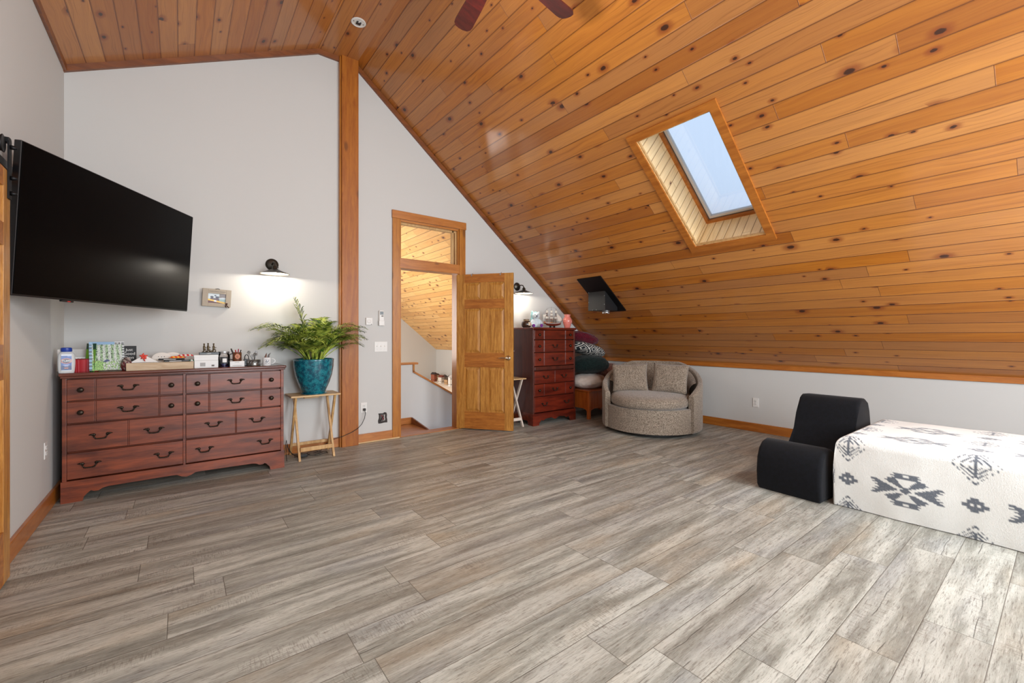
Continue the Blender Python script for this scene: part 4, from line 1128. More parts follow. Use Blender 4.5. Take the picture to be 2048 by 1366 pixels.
# local frame: front faces -y
MB().lathe([(0, 0), (0.47, 0), (0.49, 0.01), (0.49, 0.045), (0, 0.045)], (0, 0, 0), 48).build('swivel_base', M['dkbase'], SO, 40, world=False)
RX, RY = 0.625, 0.585
def shell_top(a):
    """height of the wraparound back at angle a from the rear"""
    a = abs(a)
    return 0.872 - 0.235 * min(1, max(0, (a - R(30)) / R(60))) ** 1.25 - 0.13 * min(1, max(0, (a - R(90)) / R(32))) ** 1.5
A_END = R(122)
prof_n = 14
b = MB()
def shell(u, v):
    a = (u * 2 - 1) * A_END
    top = shell_top(a)
    x_, y_ = math.sin(a), math.cos(a)
    th_ = 0.115
    # closed section: up the outside, over the rolled top, down the inside
    q = v * 2 * PI
    zc = (top + 0.05) / 2; hz = (top - 0.05) / 2
    ox = -spow(math.cos(q), 0.35) * th_ / 2
    oz = spow(math.sin(q), 0.22) * hz
    end = 1 - 0.0 * abs(a)
    r_ = 1.0 - th_ / 2 - ox * 1.0
    lean = 0.03 * max(0, (zc + oz - 0.4))
    return ((RX * (r_ + lean) ) * x_, (RY * (r_ + lean)) * y_, zc + oz)
NU, NV = 72, 40
V = [[b.bm.verts.new(shell(i / NU, j / NV)) for j in range(NV)] for i in range(NU + 1)]
for i in range(NU):
    for j in range(NV): b.bm.faces.new((V[i][j], V[i + 1][j], V[i + 1][(j + 1) % NV], V[i][(j + 1) % NV]))
b.bm.faces.new(V[0]); b.bm.faces.new(V[NU][::-1])
b.build('back_shell', M['sofa'], SO, 60, world=False)
# front panel under the seat
b = MB()
def fp(u, v):
    a = R(180) + (u * 2 - 1) * R(56)
    z = 0.055 + 0.315 * v
    k = 1.0 - 0.012 * (2 * v - 1) ** 6
    return (RX * 0.985 * k * math.sin(a), RY * 1.045 * k * math.cos(a), z)
pts = [(RX * 0.93 * math.sin(R(180) + a), RY * 0.965 * math.cos(R(180) + a)) for a in [R(-60) + R(120) * k / 28 for k in range(29)]]
b.prism(pts + [(0.45, 0.1), (-0.45, 0.1)][::1] if pts[0][0] < 0 else pts + [(-0.45, 0.1), (0.45, 0.1)], 0.05, 0.340, 'xy')
b.build('seat_base', M['sofa'], SO, 30, world=False)
# seat cushion: rounded, crowned, bulging over the front
def cush(u, v):
    a = u * 2 * PI
    q = (v - 0.5) * PI
    rr = spow(math.cos(q), 0.30)
    cx_, cy_ = math.sin(a), math.cos(a)
    fx, fy = 0.512, (0.44 if cy_ > 0 else 0.610)
    x = fx * spow(cx_, 0.9) * rr; y = fy * cy_ * rr
    z = 0.408 + 0.088 * spow(math.sin(q), 0.75) + (0.020 * (1 - rr * rr) if v > 0.5 else 0)
    if abs(x) > 0.44 and cy_ < 0: pass
    return (x, y, z)
MB().grid(cush, 72, 24, True).build('seat_cushion', M['sofa'], SO, True, world=False, merge=True)
# cushioned inside back
def inner(u, v):
    a = (u * 2 - 1) * R(86)
    q = v * PI
    top = shell_top(a) - 0.03
    r_ = 0.875 - 0.13 * math.sin(q) ** 0.6
    return (RX * r_ * math.sin(a), RY * r_ * math.cos(a), 0.42 + (top - 0.42) * v)
MB().grid(inner, 48, 16).build('inner_back', M['sofa'], SO, True, world=False)

def pillow_mesh(w_, h_, t_, n=26, wr=0.004, seed=0, pinch=0.10):
    b = MB(); rn = random.Random(seed); ph = [rn.uniform(0, 6) for _ in range(4)]
    def side(s):
        def f(u, v):
            x = 2 * u - 1; z = 2 * v - 1
            k = max(0.0, (1 - abs(x) ** 3.2)) ** 0.55 * max(0.0, (1 - abs(z) ** 3.2)) ** 0.55
            px_ = x * (1 - pinch * (1 - abs(z) ** 2) * abs(x) ** 2 * 0.6); pz_ = z * (1 - pinch * (1 - abs(x) ** 2) * abs(z) ** 2 * 0.6)
            wv = wr * (math.sin(7 * x + ph[0] + 3 * z) + math.sin(9 * z + ph[1] - 4 * x)) * k
            return (px_ * w_ / 2, s * (t_ / 2 * k + wv), pz_ * h_ / 2)
        return f
    b.grid(side(-1), n, n); b.grid(side(1), n, n)
    return b
def place_pillow(name, label, group, loc, rx, ry, rz, w_, h_, t_, mat, seed, cat='cushion', **k):
    b = pillow_mesh(w_, h_, t_, seed=seed, **k)
    o = b.build(name, mat, None, True, merge=True)
    o.location = loc; o.rotation_mode = 'ZYX'; o.rotation_euler = (rx, ry, rz)
    o.rotation_mode = 'XYZ'
    o.rotation_euler = (Matrix.Rotation(rz, 3, 'Z') @ Matrix.Rotation(ry, 3, 'Y') @ Matrix.Rotation(rx, 3, 'X')).to_euler()
    return tag(o, label, cat, group)
def so_world(x, y, z):
    a = R(-62); return (4.895 + x * math.cos(a) - y * math.sin(a), 3.375 + x * math.sin(a) + y * math.cos(a), z)
place_pillow('throw_pillow', 'square taupe throw pillow leaning at the left arm of the loveseat', 'taupe throw pillows on the loveseat', so_world(-0.262, -0.035, 0.672), R(-15), R(-2), R(-62 + 10), 0.46, 0.375, 0.13, M['sofa'], 3)
place_pillow('throw_pillow', 'square taupe throw pillow leaning at the right arm of the loveseat', 'taupe throw pillows on the loveseat', so_world(0.240, -0.035, 0.680), R(-15), R(2), R(-62 - 8), 0.44, 0.385, 0.14, M['sofa'], 8)

# ------------------------------------------------------------------ black velvet floor lounger
LO = thing('floor_lounger', 'low black velvet lounge chair with a rounded footrest and upright back beside the blanket', 'lounge chair', (3.685, 1.345, 0), R(-2))
prof = [(0.02, 0.0), (0.0, 0.03), (-0.010, 0.14), (0.002, 0.25), (0.035, 0.325), (0.09, 0.37), (0.16, 0.385), (0.23, 0.365), (0.30, 0.31), (0.37, 0.245), (0.43, 0.215), (0.55, 0.225), (0.63, 0.28), (0.70, 0.40), (0.75, 0.53), (0.79, 0.625), (0.82, 0.67), (0.865, 0.695), (0.97, 0.69), (1.04, 0.655), (1.08, 0.58), (1.10, 0.4), (1.10, 0.03), (1.085, 0.0)]
b = MB(); b.prism(prof, -0.235, 0.215, 'xz')
bmesh.ops.bevel(b.bm, geom=[e for e in b.bm.edges if abs(e.verts[0].co.y - e.verts[1].co.y) < 1e-6], offset=0.028, segments=3, affect='EDGES', profile=0.6)
b.build('upholstery', M['velvet'], LO, 50, world=False)
# stitched seam between footrest and back
MB().tube([(0.43, y, 0.216) for y in (-0.21, -0.1, 0, 0.1, 0.19)], 0.004, 6).build('seam', M['velvet'], LO, True, world=False)

# ------------------------------------------------------------------ bed under a printed fleece blanket
BX0_, BX1_, BYE, BZ = 3.80, 4.86, 1.02, 0.505
bed = thing('bed', 'low twin bed hidden beneath the printed fleece blanket', 'bed', (4.33, 0.0, 0))
MB().box(BX0_ + 0.04, BX1_ - 0.04, -0.95, BYE - 0.05, 0.06, 0.26, 0.02).build('box_spring', M['mattress'], bed)
MB().box(BX0_ + 0.03, BX1_ - 0.03, -0.96, BYE - 0.04, 0.261, BZ - 0.03, 0.04).build('mattress', M['mattress'], bed)
for x in (BX0_ + 0.1, BX1_ - 0.1):
    for y in (-0.85, BYE - 0.15): MB().box(x - 0.025, x + 0.025, y - 0.025, y + 0.025, 0, 0.06).build('leg', M['black_pl'], bed)

def on_blanket(s, t):
    """fleece print; s runs along the bed, t up the side and over the top"""
    P_, H_ = 0.62, 0.24
    s0 = s - 0.665; t0 = t - 0.205
    # choose the lattice row
    row = round(t0 / H_)
    tt = t0 - row * H_
    INK = (92, 98, 108)
    if row % 2 == 0:
        k = round(s0 / P_); x = s0 - k * P_; y = tt
        ax, ay = abs(x), abs(y)
        # big serrated star
        if ax < 0.215 and ay < 0.125:
            if ax / 0.030 + ay / 0.026 < 1: return INK
            # four radiating bow-tie wedges
            if ax > ay * 1.15 and ax > 0.04:
                lim = (ax - 0.035) * 0.42
                tooth = 0.5 + 0.5 * ((ay / 0.011) % 1.0)
                edge = 0.20 - 0.045 * (1 - ay / 0.055) - 0.03 * abs(((ay / 0.017) % 1.0) - 0.5) * 2
                if ay < min(lim, 0.052) and ax < edge: return INK
            if ay > 0.018:
                d_ = ay - 0.018
                if ay < 0.070 and ax < 0.012 + 0.02 + d_ * 2.4 and ax > d_ * 0.9 + 0.006:
                    lim2 = 0.150 - 0.05 * (ay / 0.07) - 0.022 * abs(((ay / 0.016) % 1.0) - 0.5) * 2
                    if ax < lim2: return INK
                if 0.074 < ay < 0.110:
                    if ax < 0.080 - 0.024 * abs(((ay / 0.012) % 1.0) - 0.5) * 2 - 0.2 * (ay - 0.074) and not (ax < 0.012 and 0.084 < ay < 0.098): return INK
            return None
        if ax / 0.020 + abs(ay - 0.148) / 0.011 < 1: return INK
        # stepped medallion half-way along
        x2 = abs(abs(x) - P_ / 2); 
        if (x2 < 0.018 and ay < 0.045) or (x2 < 0.036 and ay < 0.028) or (x2 < 0.056 and ay < 0.011):
            if x2 < 0.020 and ay < 0.008 and abs(x2 * 0.4) >= ay - 0.001: return None
            return INK
        return None
    k = round((s0 - P_ / 2) / P_); x = s0 - P_ / 2 - k * P_; y = tt
    ax, ay = abs(x), abs(y)
    # dashed diamond
    L_ = ax / 0.108 + ay / 0.118
    if 0.92 < L_ < 1.02:
        return INK if (ax / 0.021) % 1.0 < 0.62 else None
    if L_ < 0.80:
        if ax < 0.007 and ay < 0.075: return INK
        q = (ay + ax * -0.9)
        yy_ = ay - ax * 0.8
        if ax < 0.066 and 0 < ay < 0.08:
            if (abs((ay * 1.0 + ax * 0.85) - 0.085) < 0.007 and ax > 0.006): return INK
            if (abs((ay * 1.0 + ax * 0.85) - 0.060) < 0.006 and ax > 0.006): return INK
            if (abs((ay * 1.0 + ax * 0.85) - 0.036) < 0.006 and ax > 0.006 and ax < 0.03): return INK
        return None
    return None

bl = MB()
SS, TT_ = 0.0072, 0.0072
S0, S1 = -1.05, BYE + 0.50
Tmax = 0.50 + (BX1_ - BX0_) + 0.50
ns = int((S1 - S0) / SS); nt_ = int(Tmax / TT_)
ZTOP = BZ
def side_curve(t, length):
    """cloth section: hem on the floor, up the side, rounded edge, across the top; returns (inwards, height)"""
    r_ = 0.075
    a = ZTOP - r_ - 0.004
    arc = r_ * PI / 2
    if t < a: return (-0.012 * math.sin(PI * t / a), 0.004 + t) 
    if t < a + arc:
        q = (t - a) / r_
        return (r_ * (1 - math.cos(q)), 0.004 + a + r_ * math.sin(q))
    return (r_ + (t - a - arc), ZTOP)
def drape(s, t):
    # x side
    half = Tmax / 2
    if t <= half: ix, zx = side_curve(t, half); x = BX0_ - 0.03 + ix
    else: ix, zx = side_curve(Tmax - t, half); x = BX1_ + 0.03 - ix
    # end at y = BYE
    e = (S1 - s)
    iy, zy = side_curve(max(e, 0), 1)
    y = BYE + 0.03 - iy
    z = min(zx, zy)
    return x, y, z
VV = []
meshcol = []
for i in range(ns + 1):
    s_ = S0 + (S1 - S0) * i / ns
    row_ = []
    for j in range(nt_ + 1):
        t_ = Tmax * j / nt_
        x, y, z = drape(s_, t_)
        # gathered corner: pull excess cloth in
        n1 = noise.noise(Vector((s_ * 3.1, t_ * 2.3, 0.3)))
        n2 = noise.noise(Vector((s_ * 9.0, t_ * 7.0, 4.3)))
        low = max(0.0, 1 - z / ZTOP)
        fold = 0.010 * n1 + 0.003 * n2
        if z > ZTOP - 0.001: z += fold * 0.8
        else:
            x += fold * (1 if x > 4.3 else -1) * (0.6 + 0.8 * low); z = max(0.003, z)
        row_.append(bl.bm.verts.new((x, y, z)))
        meshcol.append(on_blanket(s_, t_ - 0.0))
    VV.append(row_)
for i in range(ns):
    for j in range(nt_): bl.bm.faces.new((VV[i][j], VV[i + 1][j], VV[i + 1][j + 1], VV[i][j + 1]))
bo = bl.build('fleece_blanket', M['blanket'], None, True, normals=False)
ca_ = bo.data.color_attributes.new('Col', 'FLOAT_COLOR', 'POINT')
buf = []
base = lin((226, 225, 220)); inkc = lin((92, 98, 108))
for c in meshcol: buf += [*(base if c is None else inkc), 1.0]
ca_.data.foreach_set('color', buf)
origin_to(bo, (4.33, 0, 0))
tag(bo, 'cream fleece blanket with charcoal southwestern stars draped over the low bed', 'blanket')

# ------------------------------------------------------------------ bench with a stack of cushions in the corner
bn = thing('storage_bench', 'orange stained wooden bench between the tall chest and the loveseat', 'bench', (5.1, 4.6, 0))
X0, X1, Y0, Y1, ZH = 4.745, 5.60, 4.32, 4.86, 0.425
for x in (X0, X1 - 0.045):
    for y in (Y0, Y1 - 0.045): MB().box(x, x + 0.045, y, y + 0.045, 0, ZH - 0.02, 0.004).build('leg', M['bench'], bn)
def apron(a0_, a1_): return [(a0_, ZH - 0.02), (a0_, 0.11), (a0_ + 0.03, 0.135), (a0_ + 0.08, 0.15), (a1_ - 0.08, 0.15), (a1_ - 0.03, 0.135), (a1_, 0.11), (a1_, ZH - 0.02)]
MB().prism(apron(Y0 + 0.045, Y1 - 0.045), X0 + 0.010, X0 + 0.026, 'yz').build('side_panel', M['bench'], bn)
MB().prism(apron(Y0 + 0.045, Y1 - 0.045), X1 - 0.026, X1 - 0.010, 'yz').build('side_panel', M['bench'], bn)
MB().prism(apron(X0 + 0.045, X1 - 0.045), Y0 + 0.010, Y0 + 0.026, 'xz').build('front_panel', M['bench'], bn)
MB().prism(apron(X0 + 0.045, X1 - 0.045), Y1 - 0.026, Y1 - 0.010, 'xz').build('back_panel', M['bench'], bn)
MB().box(X0 - 0.015, X1 + 0.015, Y0 - 0.018, Y1 + 0.01, ZH - 0.02, ZH, 0.006).build('bench_top', M['bench'], bn)
for x in (X0 + 0.20, X0 + 0.42, X0 + 0.64): MB().box(x, x + 0.012, Y0 + 0.004, Y0 + 0.010, 0.17, ZH - 0.04, 0.002).build('moulding', M['bench'], bn)

def blob(name, label, loc, size, mat, amp=0.02, fr=6, fur=0.0, seed=0, cat='cushion', sub=4, p=0.75, colf=None, rz=0):
    """soft plump cushion: squared-off ellipsoid with folds, optional pile"""
    b = MB(); bmesh.ops.create_icosphere(b.bm, subdivisions=sub + 1, radius=1)
    rn = random.Random(seed)
    for v in b.bm.verts:
        c = v.co.copy()
        q = Vector((spow(c.x, p), spow(c.y, p), spow(c.z, 0.95)))
        q = q / max(q.length, 1e-6) * (0.55 + 0.45 * q.length)
        n = noise.noise(c * fr * 0.3 + Vector((seed, 0, 0)))
        m = noise.noise(c * fr + Vector((seed, 3, 0)))
        k = 1 + amp * 4 * n * 0.5 + amp * m + (rn.uniform(-fur, fur) if fur else 0)
        v.co = Vector((q.x * size[0] / 2, q.y * size[1] / 2, q.z * size[2] / 2)) * k
        v.co.z = max(v.co.z, -size[2] / 2 * 0.96)
    if rz: b.bm.transform(Matrix.Rotation(rz, 4, 'Z'))
    o = b.build(name, mat, None, True)
    o.location = loc
    if colf: color_verts(o, colf)
    return tag(o, label, cat)
tanmat = (lambda g: (g.bump(g.noise(g.obj(), 45, 3), 0.8, 0.01), g.set(Base_Color=g.mix(g.step(g.xyz(g.obj())[0], -0.02, 0.08), rgb((212, 200, 190)), rgb((150, 104, 72))), Roughness=0.95, Sheen_Weight=0.3))[1])(G('sheepskin_cushion'))
rose = fabric('dusty_rose_throw', (152, 104, 88), (112, 70, 58), 30, 0.95, 0.3, 1.0)
green = fabric('dark_green_fur', (22, 40, 38), (10, 20, 20), 60, 0.95, 0.08, 1.0)
burg = fabric('burgundy_fur', (104, 16, 38), (56, 6, 20), 70, 0.95, 0.12, 1.0)
blob('sheepskin_cushion', 'cream and tan sheepskin cushion lying on the bench, lowest of the stack', (5.02, 4.58, ZH + 0.108), (0.62, 0.46, 0.225), tanmat, 0.03, 7, 0, 2)
blob('rose_cushion', 'dusty rose cushion at the right end of the bench behind the loveseat', (5.52, 4.60, ZH + 0.176), (0.34, 0.44, 0.36), rose, 0.05, 8, 0, 5, sub=3)
blob('green_fur_cushion', 'dark green furry cushion in the middle of the stack on the bench', (5.05, 4.60, ZH + 0.362), (0.70, 0.48, 0.29), green, 0.03, 7, 0.006, 4, sub=4)
def geo(c):
    x = c.x * 1.0 + c.y * 0.0; z = c.z + 0.5 * abs(c.x) * 0.2
    k = 0.16
    u = (x / k + z * 1.25 / k) ; v = (x / k - z * 1.25 / k)
    fu = abs(u - round(u)) ; fv = abs(v - round(v))
    d = max(abs(((u % 1) - 0.5)), abs(((v % 1) - 0.5)))
    if d > 0.455 or 0.20 < d < 0.27: return (222, 218, 210)
    return (18, 28, 36)
gc = blob('patterned_cushion', 'black cushion with white diamond lattice above the green furry one', (5.00, 4.60, ZH + 0.595), (0.68, 0.44, 0.19), M['geo'], 0.02, 5, 0, 6, colf=None, sub=5, p=0.8)
gc.rotation_euler = (0, R(14), 0)
color_verts(gc, geo)
bg_ = blob('burgundy_fur_cushion', 'burgundy furry cushion topping the stack in the corner', (4.93, 4.62, ZH + 0.765), (0.54, 0.40, 0.19), burg, 0.03, 9, 0.02, 7, sub=4)
bg_.rotation_euler = (0, R(12), 0)

# ------------------------------------------------------------------ things on the long dresser
TZ = 0.952
plastic_w = flat('milky_bottle_plastic', (214, 214, 214), 0.35)
bt = thing('antacid_bottle', 'white tablet bottle with blue cap and label at the left end of the dresser', 'bottle', (-0.668, 4.53, TZ), R(12))
def bottle(u, v):
    q = u * 2 * PI
    z = v * 0.158
    k = 0.92 + 0.10 * math.sin(PI * min(1, z / 0.14) * 0.9) - (0.45 * max(0, (z - 0.135) / 0.023) ** 1.5)
    if v < 0.03: k *= 0.93
    return (0.046 * k * spow(math.cos(q), 0.7), 0.026 * k * spow(math.sin(q), 0.7), z)
b = MB(); b.grid(bottle, 32, 20, True)
b.bm.faces.new([v for v in b.bm.verts if v.co.z < 1e-6]) if False else None
b.box(-0.038, 0.038, -0.020, 0.020, 0.0, 0.004).box(-0.022, 0.022, -0.012, 0.012, 0.150, 0.160)
b.build('bottle_body', plastic_w, bt, True, world=False)
MB().lathe([(0, 0), (0.029, 0), (0.031, 0.004), (0.030, 0.026), (0.026, 0.030), (0, 0.030)], (0, 0, 0.156), 24).build('cap', flat('royal_blue_cap', (28, 62, 160), 0.35), bt, 40, world=False)
def lab(u, v):
    if v > 0.93 or v < 0.04: return (210, 216, 226)
    if ((u - .5) / .52) ** 2 + ((v - .60) / .16) ** 2 < 1: return (16, 26, 66) if ((u - .5) / .46) ** 2 + ((v - .60) / .12) ** 2 < 1 else (206, 120, 90)
    if 0.14 < v < 0.19 and 0.3 < u < 0.7: return (220, 130, 80)
    if (abs(v - 0.36) < 0.02 and 0.2 < u < 0.8) or (abs(v - 0.29) < 0.015 and 0.3 < u < 0.7): return (190, 196, 226)
    if v > 0.85: return (110, 130, 190) if u > 0.6 else (38, 80, 160)
    return (38, 84, 160) if v > 0.3 else (34, 52, 110)
paint_rect('label', 0.054, 0.120, 27, 60, lab, bt, M['paint_gloss'], -0.0285, 0.003, Matrix.Translation((-0.002, 0, 0.016)))
text_mesh('lettering', 'TUMS', 0.019, M['white_pl'], bt, Vector((-0.002, -0.0292, 0.088)), (R(90), 0, 0), 0.0004, bold=0.0006)

ev = thing('greeting_card', 'white open card leaning in the corner behind the blue capped bottle', 'card', (-0.62, 4.72, TZ), R(6))
paint_rect('card_front', 0.26, 0.170, 26, 18, lambda u, v: (224, 222, 218) if not (0.06 < u < 0.20 and 0.55 < v < 0.8) else (186, 182, 178), ev, None, 0, 0.002, Matrix.Rotation(R(-8), 4, 'X'))
pk = thing('tissue_pack', 'white and grey printed pack standing in the red basket', 'pack', (-0.590, 4.63, TZ + 0.010), R(4))
def tis(u, v):
    if v < 0.12 or v > 0.92: return (232, 230, 226)
    n = math.sin(u * 23 + 3 * math.sin(v * 17)) * math.sin(v * 19 + 2 * math.sin(u * 11))
    return (116, 112, 110) if n > 0.35 else (226, 224, 220) if n > -0.4 else (170, 150, 138)
paint_rect('printed_front', 0.125, 0.100, 36, 30, tis, pk, None, -0.01, 0.028, Matrix.Rotation(R(-6), 4, 'X'))
rb = thing('red_basket', 'small ribbed red basket between the blue capped bottle and the calendar', 'basket', (-0.588, 4.62, TZ))
b = MB()
def rib(u, v):
    q = u * 2 * PI
    k = 1 + 0.012 * math.cos(q * 60)
    return ((0.082 + 0.008 * v) * k * spow(math.cos(q), 0.55), (0.055 + 0.006 * v) * k * spow(math.sin(q), 0.55), 0.001 + 0.094 * v)
b.grid(rib, 240, 3, True)
def ribi(u, v):
    q = u * 2 * PI
    return ((0.078 + 0.008 * v) * spow(math.cos(q), 0.55), (0.051 + 0.006 * v) * spow(math.sin(q), 0.55), 0.006 + 0.089 * v)
b.grid(ribi, 80, 2, True).box(-0.07, 0.07, -0.045, 0.045, 0.001, 0.006)
b.build('woven_side', flat('crimson_plastic', (168, 12, 28), 0.45), rb, True, world=False, normals=False)
MB().tube([((0.090) * spow(math.cos(q * PI / 24), 0.55), 0.062 * spow(math.sin(q * PI / 24), 0.55), 0.097) for q in range(49)], 0.0035, 6).build('rim', flat('dark_red_rim', (120, 12, 22), 0.45), rb, True, world=False)

cl = thing('desk_calendar', 'tent-shaped desk calendar showing a birch forest on the dresser', 'calendar', (-0.455, 4.585, TZ), R(10))
def birch(u, v):
    if u < 0.085: return (150, 184, 210) if int(v * 16) % 2 or v > 0.9 else (104, 116, 130)
    if v > 0.90: return (134, 168, 200) if u < 0.72 else ((60, 60, 58) if (u * 40) % 2 < 1.2 and v < 0.985 else (224, 226, 228))
    if u > 0.93: return (96, 100, 98) if int(v * 22) % 2 else (210, 214, 214)
    nz = noise.noise(Vector((u * 26, v * 22, 1.0))); nf = noise.noise(Vector((u * 60, v * 52, 5.0)))
    if v > 0.34 + 0.1 * noise.noise(Vector((u * 7, 0, 2))):
        x = (u - 0.085) / 0.845 * 5.6 + 0.35 * (v - 0.6) + 0.18 * noise.noise(Vector((v * 3, u * 2, 9)))
        f = x % 1
        if f < 0.50:
            return (66, 70, 66) if nf > 0.22 else (206, 212, 204)
        if nz > 0.15: return (44, 58, 40)
        return (108, 140, 84) if nf > 0 else (170, 196, 160)
    if (u - 0.45) ** 2 / 0.03 + (v - 0.40) ** 2 / 0.012 < 1: return (56, 66, 110)
    if u > 0.40 and nz > -0.05: return (214, 218, 212) if nf > -0.1 else (62, 66, 62)
    return (160, 206, 112) if nf > -0.05 else (96, 132, 70) if nz > 0 else (64, 80, 54)
paint_rect('front_leaf', 0.200, 0.222, 80, 88, birch, cl, None, -0.045, 0.002, Matrix.Translation((0, 0.0, 0)) @ Matrix.Rotation(R(-11), 4, 'X'))
def green_leaf(u, v):
    n = math.sin(u * 31 + 3 * math.sin(v * 17)) * math.sin(v * 27 + 2 * u)
    if v < 0.3: return (30, 66, 40) if n > 0 else (70, 150, 60)
    if v < 0.42: return (176, 130, 90) if n > 0 else (150, 170, 80)
    return (120, 178, 30) if v < 0.78 else (28, 78, 52)
paint_rect('side_leaf', 0.10, 0.215, 26, 50, green_leaf, cl, None, 0, 0.002, Matrix.Translation((-0.098, 0.0, 0)) @ Matrix.Rotation(R(-62), 4, 'Z') @ Matrix.Rotation(R(-4), 4, 'X'))
paint_rect('rear_leaf', 0.200, 0.222, 10, 10, lambda u, v: (214, 214, 212), cl, None, 0.045, 0.002, Matrix.Rotation(R(11), 4, 'X'))

bs = thing('pocket_sign', 'small black card with white writing standing behind the calendar', 'sign', (-0.335, 4.74, TZ), R(4))
MB().box(-0.045, 0.045, 0.0, 0.012, 0, 0.190, 0.002).build('card', flat('matte_black_card', (28, 28, 30), 0.6), bs, world=False)
for i, (tx, zz, sz) in enumerate((('Just', 0.158, 0.030), ('Good', 0.126, 0.032), ('Days', 0.094, 0.030))):
    text_mesh('lettering', tx, sz, M['white_pl'], bs, Vector((0.0, -0.0006, zz)), (R(90), 0, 0), 0.0004)
db = thing('small_red_pouch', 'dark red patterned pouch tucked between the calendar and the wooden tray', 'pouch', (-0.338, 4.545, TZ))
def pouch(u, v):
    q = u * 2 * PI; k = math.sin(PI * (0.04 + 0.92 * v)) ** 0.5
    return (0.038 * k * math.cos(q) * (1 - .25 * v), 0.026 * k * math.sin(q), 0.10 * v + 0.004 * math.sin(5 * q))
po = MB().grid(pouch, 30, 16, True).build('pouch_body', M['paint'], db, True, world=False)
color_verts(po, lambda c: (96, 24, 26) if math.sin(c.x * 300 + c.z * 90) > -0.2 and c.z < 0.07 else (150, 132, 124) if math.sin(c.z * 200 + c.x * 160) > 0 else (70, 48, 44))

# wooden tray and what lies in it
ty = thing('wooden_tray', 'shallow driftwood tray full of small things in the middle of the dresser', 'tray', (-0.125, 4.60, TZ))
b = MB(); b.box(-0.205, 0.205, -0.085, 0.085, 0, 0.008)
b.build('tray_floor', M['crate'], ty, world=False)
for (q0, q1, r0, r1) in [(-0.212, 0.212, -0.097, -0.085), (-0.212, 0.212, 0.085, 0.097), (-0.212, -0.200, -0.085, 0.085), (0.200, 0.212, -0.085, 0.085)]:
    MB().box(q0, q1, r0, r1, 0, 0.058, 0.002).build('tray_side', M['crate'], ty, world=False)
def loose(name, label, cat, loc, rz, fn, group=None):
    t = thing(name, label, cat, loc, rz, group); fn(t); return t
def _napkin(t):
    b = MB(); b.prism([(-0.085, 0), (0.095, 0), (0.012, 0.052), (-0.008, 0.052)], -0.028, 0.028, 'xz'); b.build('folded_paper', flat('white_paper', (232, 230, 226), 0.8), t, world=False)
    b = MB()
    for k in range(5):
        a = R(90 + 72 * k); c_, s_ = math.cos(a), math.sin(a)
        b.tube([(0.0, -0.034, 0.050), (0.014 * c_ - 0.004 * s_, -0.040, 0.050 + 0.014 * s_), (0.028 * c_, -0.036, 0.050 + 0.026 * s_)], [0.008, 0.009, 0.002], 6)
    b.tube([(0.002, -0.036, 0.045), (0.004, -0.040, 0.022), (0.010, -0.038, 0.010)], [0.006, 0.005, 0.002], 6)
    b.build('ribbon_bow', flat('coral_red_ribbon', (214, 70, 56), 0.5), t, True, world=False, label='coral red ribbon bow')
loose('folded_napkin', 'white folded paper with a coral red bow at the left of the wooden tray', 'napkin', (-0.235, 4.585, TZ + 0.010), 0, _napkin)
bpy.data.objects['folded_napkin'].location.z = TZ + 0.0585
for dx, lb in ((0.0, 'front'), (0.07, 'rear')):
    def _fan(t, dx=dx):
        b = MB(); b.lathe([(0, -0.002), (0.052, -0.002), (0.055, 0.0), (0.052, 0.002), (0, 0.002)], (0, 0, 0.0), 36, Matrix.Rotation(R(80), 4, 'X') @ Matrix.Diagonal((1.15, 0.85, 1, 1)))
        b.build('disc', flat('white_card_disc', (226, 220, 212), 0.7), t, 40, world=False)
        b = MB()
        for (q, r_) in ((-0.02, 0.012), (0.0, 0.010), (-0.012, -0.004), (0.018, 0.012)): b.sphere((q, -0.006, r_), (0.004, 0.002, 0.003), 6)
        b.build('printed_marks', M['grey_vinyl'], t, world=False)
    loose('paper_fan', 'white oval paper fan standing in the tray, %s of the two' % lb, 'fan', (-0.125 + dx, 4.645 + dx * 0.4, TZ + 0.088), 0, _fan, 'oval paper fans in the tray')
blackpack = flat('black_glossy_pack', (26, 26, 28), 0.3)
for i, (dx, dz, rz, lb) in enumerate(((0.02, 0.0585, R(4), 'lower'), (-0.012, 0.073, R(-5), 'upper'))):
    def _bk(t):
        MB().box(-0.085, 0.085, -0.03, 0.03, 0, 0.013, 0.004).build('pack', blackpack, t, world=False)
        MB().box(-0.05, 0.03, -0.0315, -0.030, 0.004, 0.009).build('print', M['white_pl'], t, world=False)
    loose('black_pack', 'long flat black pack with white print in the tray, %s of the two' % lb, 'pack', (-0.045 + dx, 4.565, TZ + dz), rz, _bk, 'flat black packs in the tray')
for i, (nm, c1, c2, dx, dz, rz, lb) in enumerate((('snack_bar', (220, 60, 30), (236, 180, 60), 0.0, 0.089, R(12), 'orange and red snack wrapper lying on the black packs'), ('snack_bar', (190, 30, 40), (230, 214, 204), 0.055, 0.103, R(-8), 'red and white snack wrapper topping the tray'), ('mint_pack', (40, 120, 80), (226, 226, 222), 0.10, 0.0585, R(-20), 'small green mint pack at the right end of the tray'))):
    def _sn(t, c1=c1, c2=c2, i=i):
        w_ = 0.06 if i == 2 else 0.11
        def f(u, v):
            x = 2 * u - 1; y = 2 * v - 1
            k = (1 - x ** 6) * (1 - y * y) ** 0.5
            return (x * w_ / 2, y * 0.02, 0.002 + 0.014 * max(k, 0))
        o = MB().grid(f, 40, 12).box(-w_ / 2, w_ / 2, -0.02, 0.02, 0, 0.002).build('wrapper', M['paint_gloss'], t, True, world=False)
        color_verts(o, lambda c: c1 if math.sin(c.x * 210 + c.y * 120) > -0.1 else c2)
    loose(nm, lb, 'snack', (-0.02 + dx, 4.575, TZ + dz), rz, _sn)

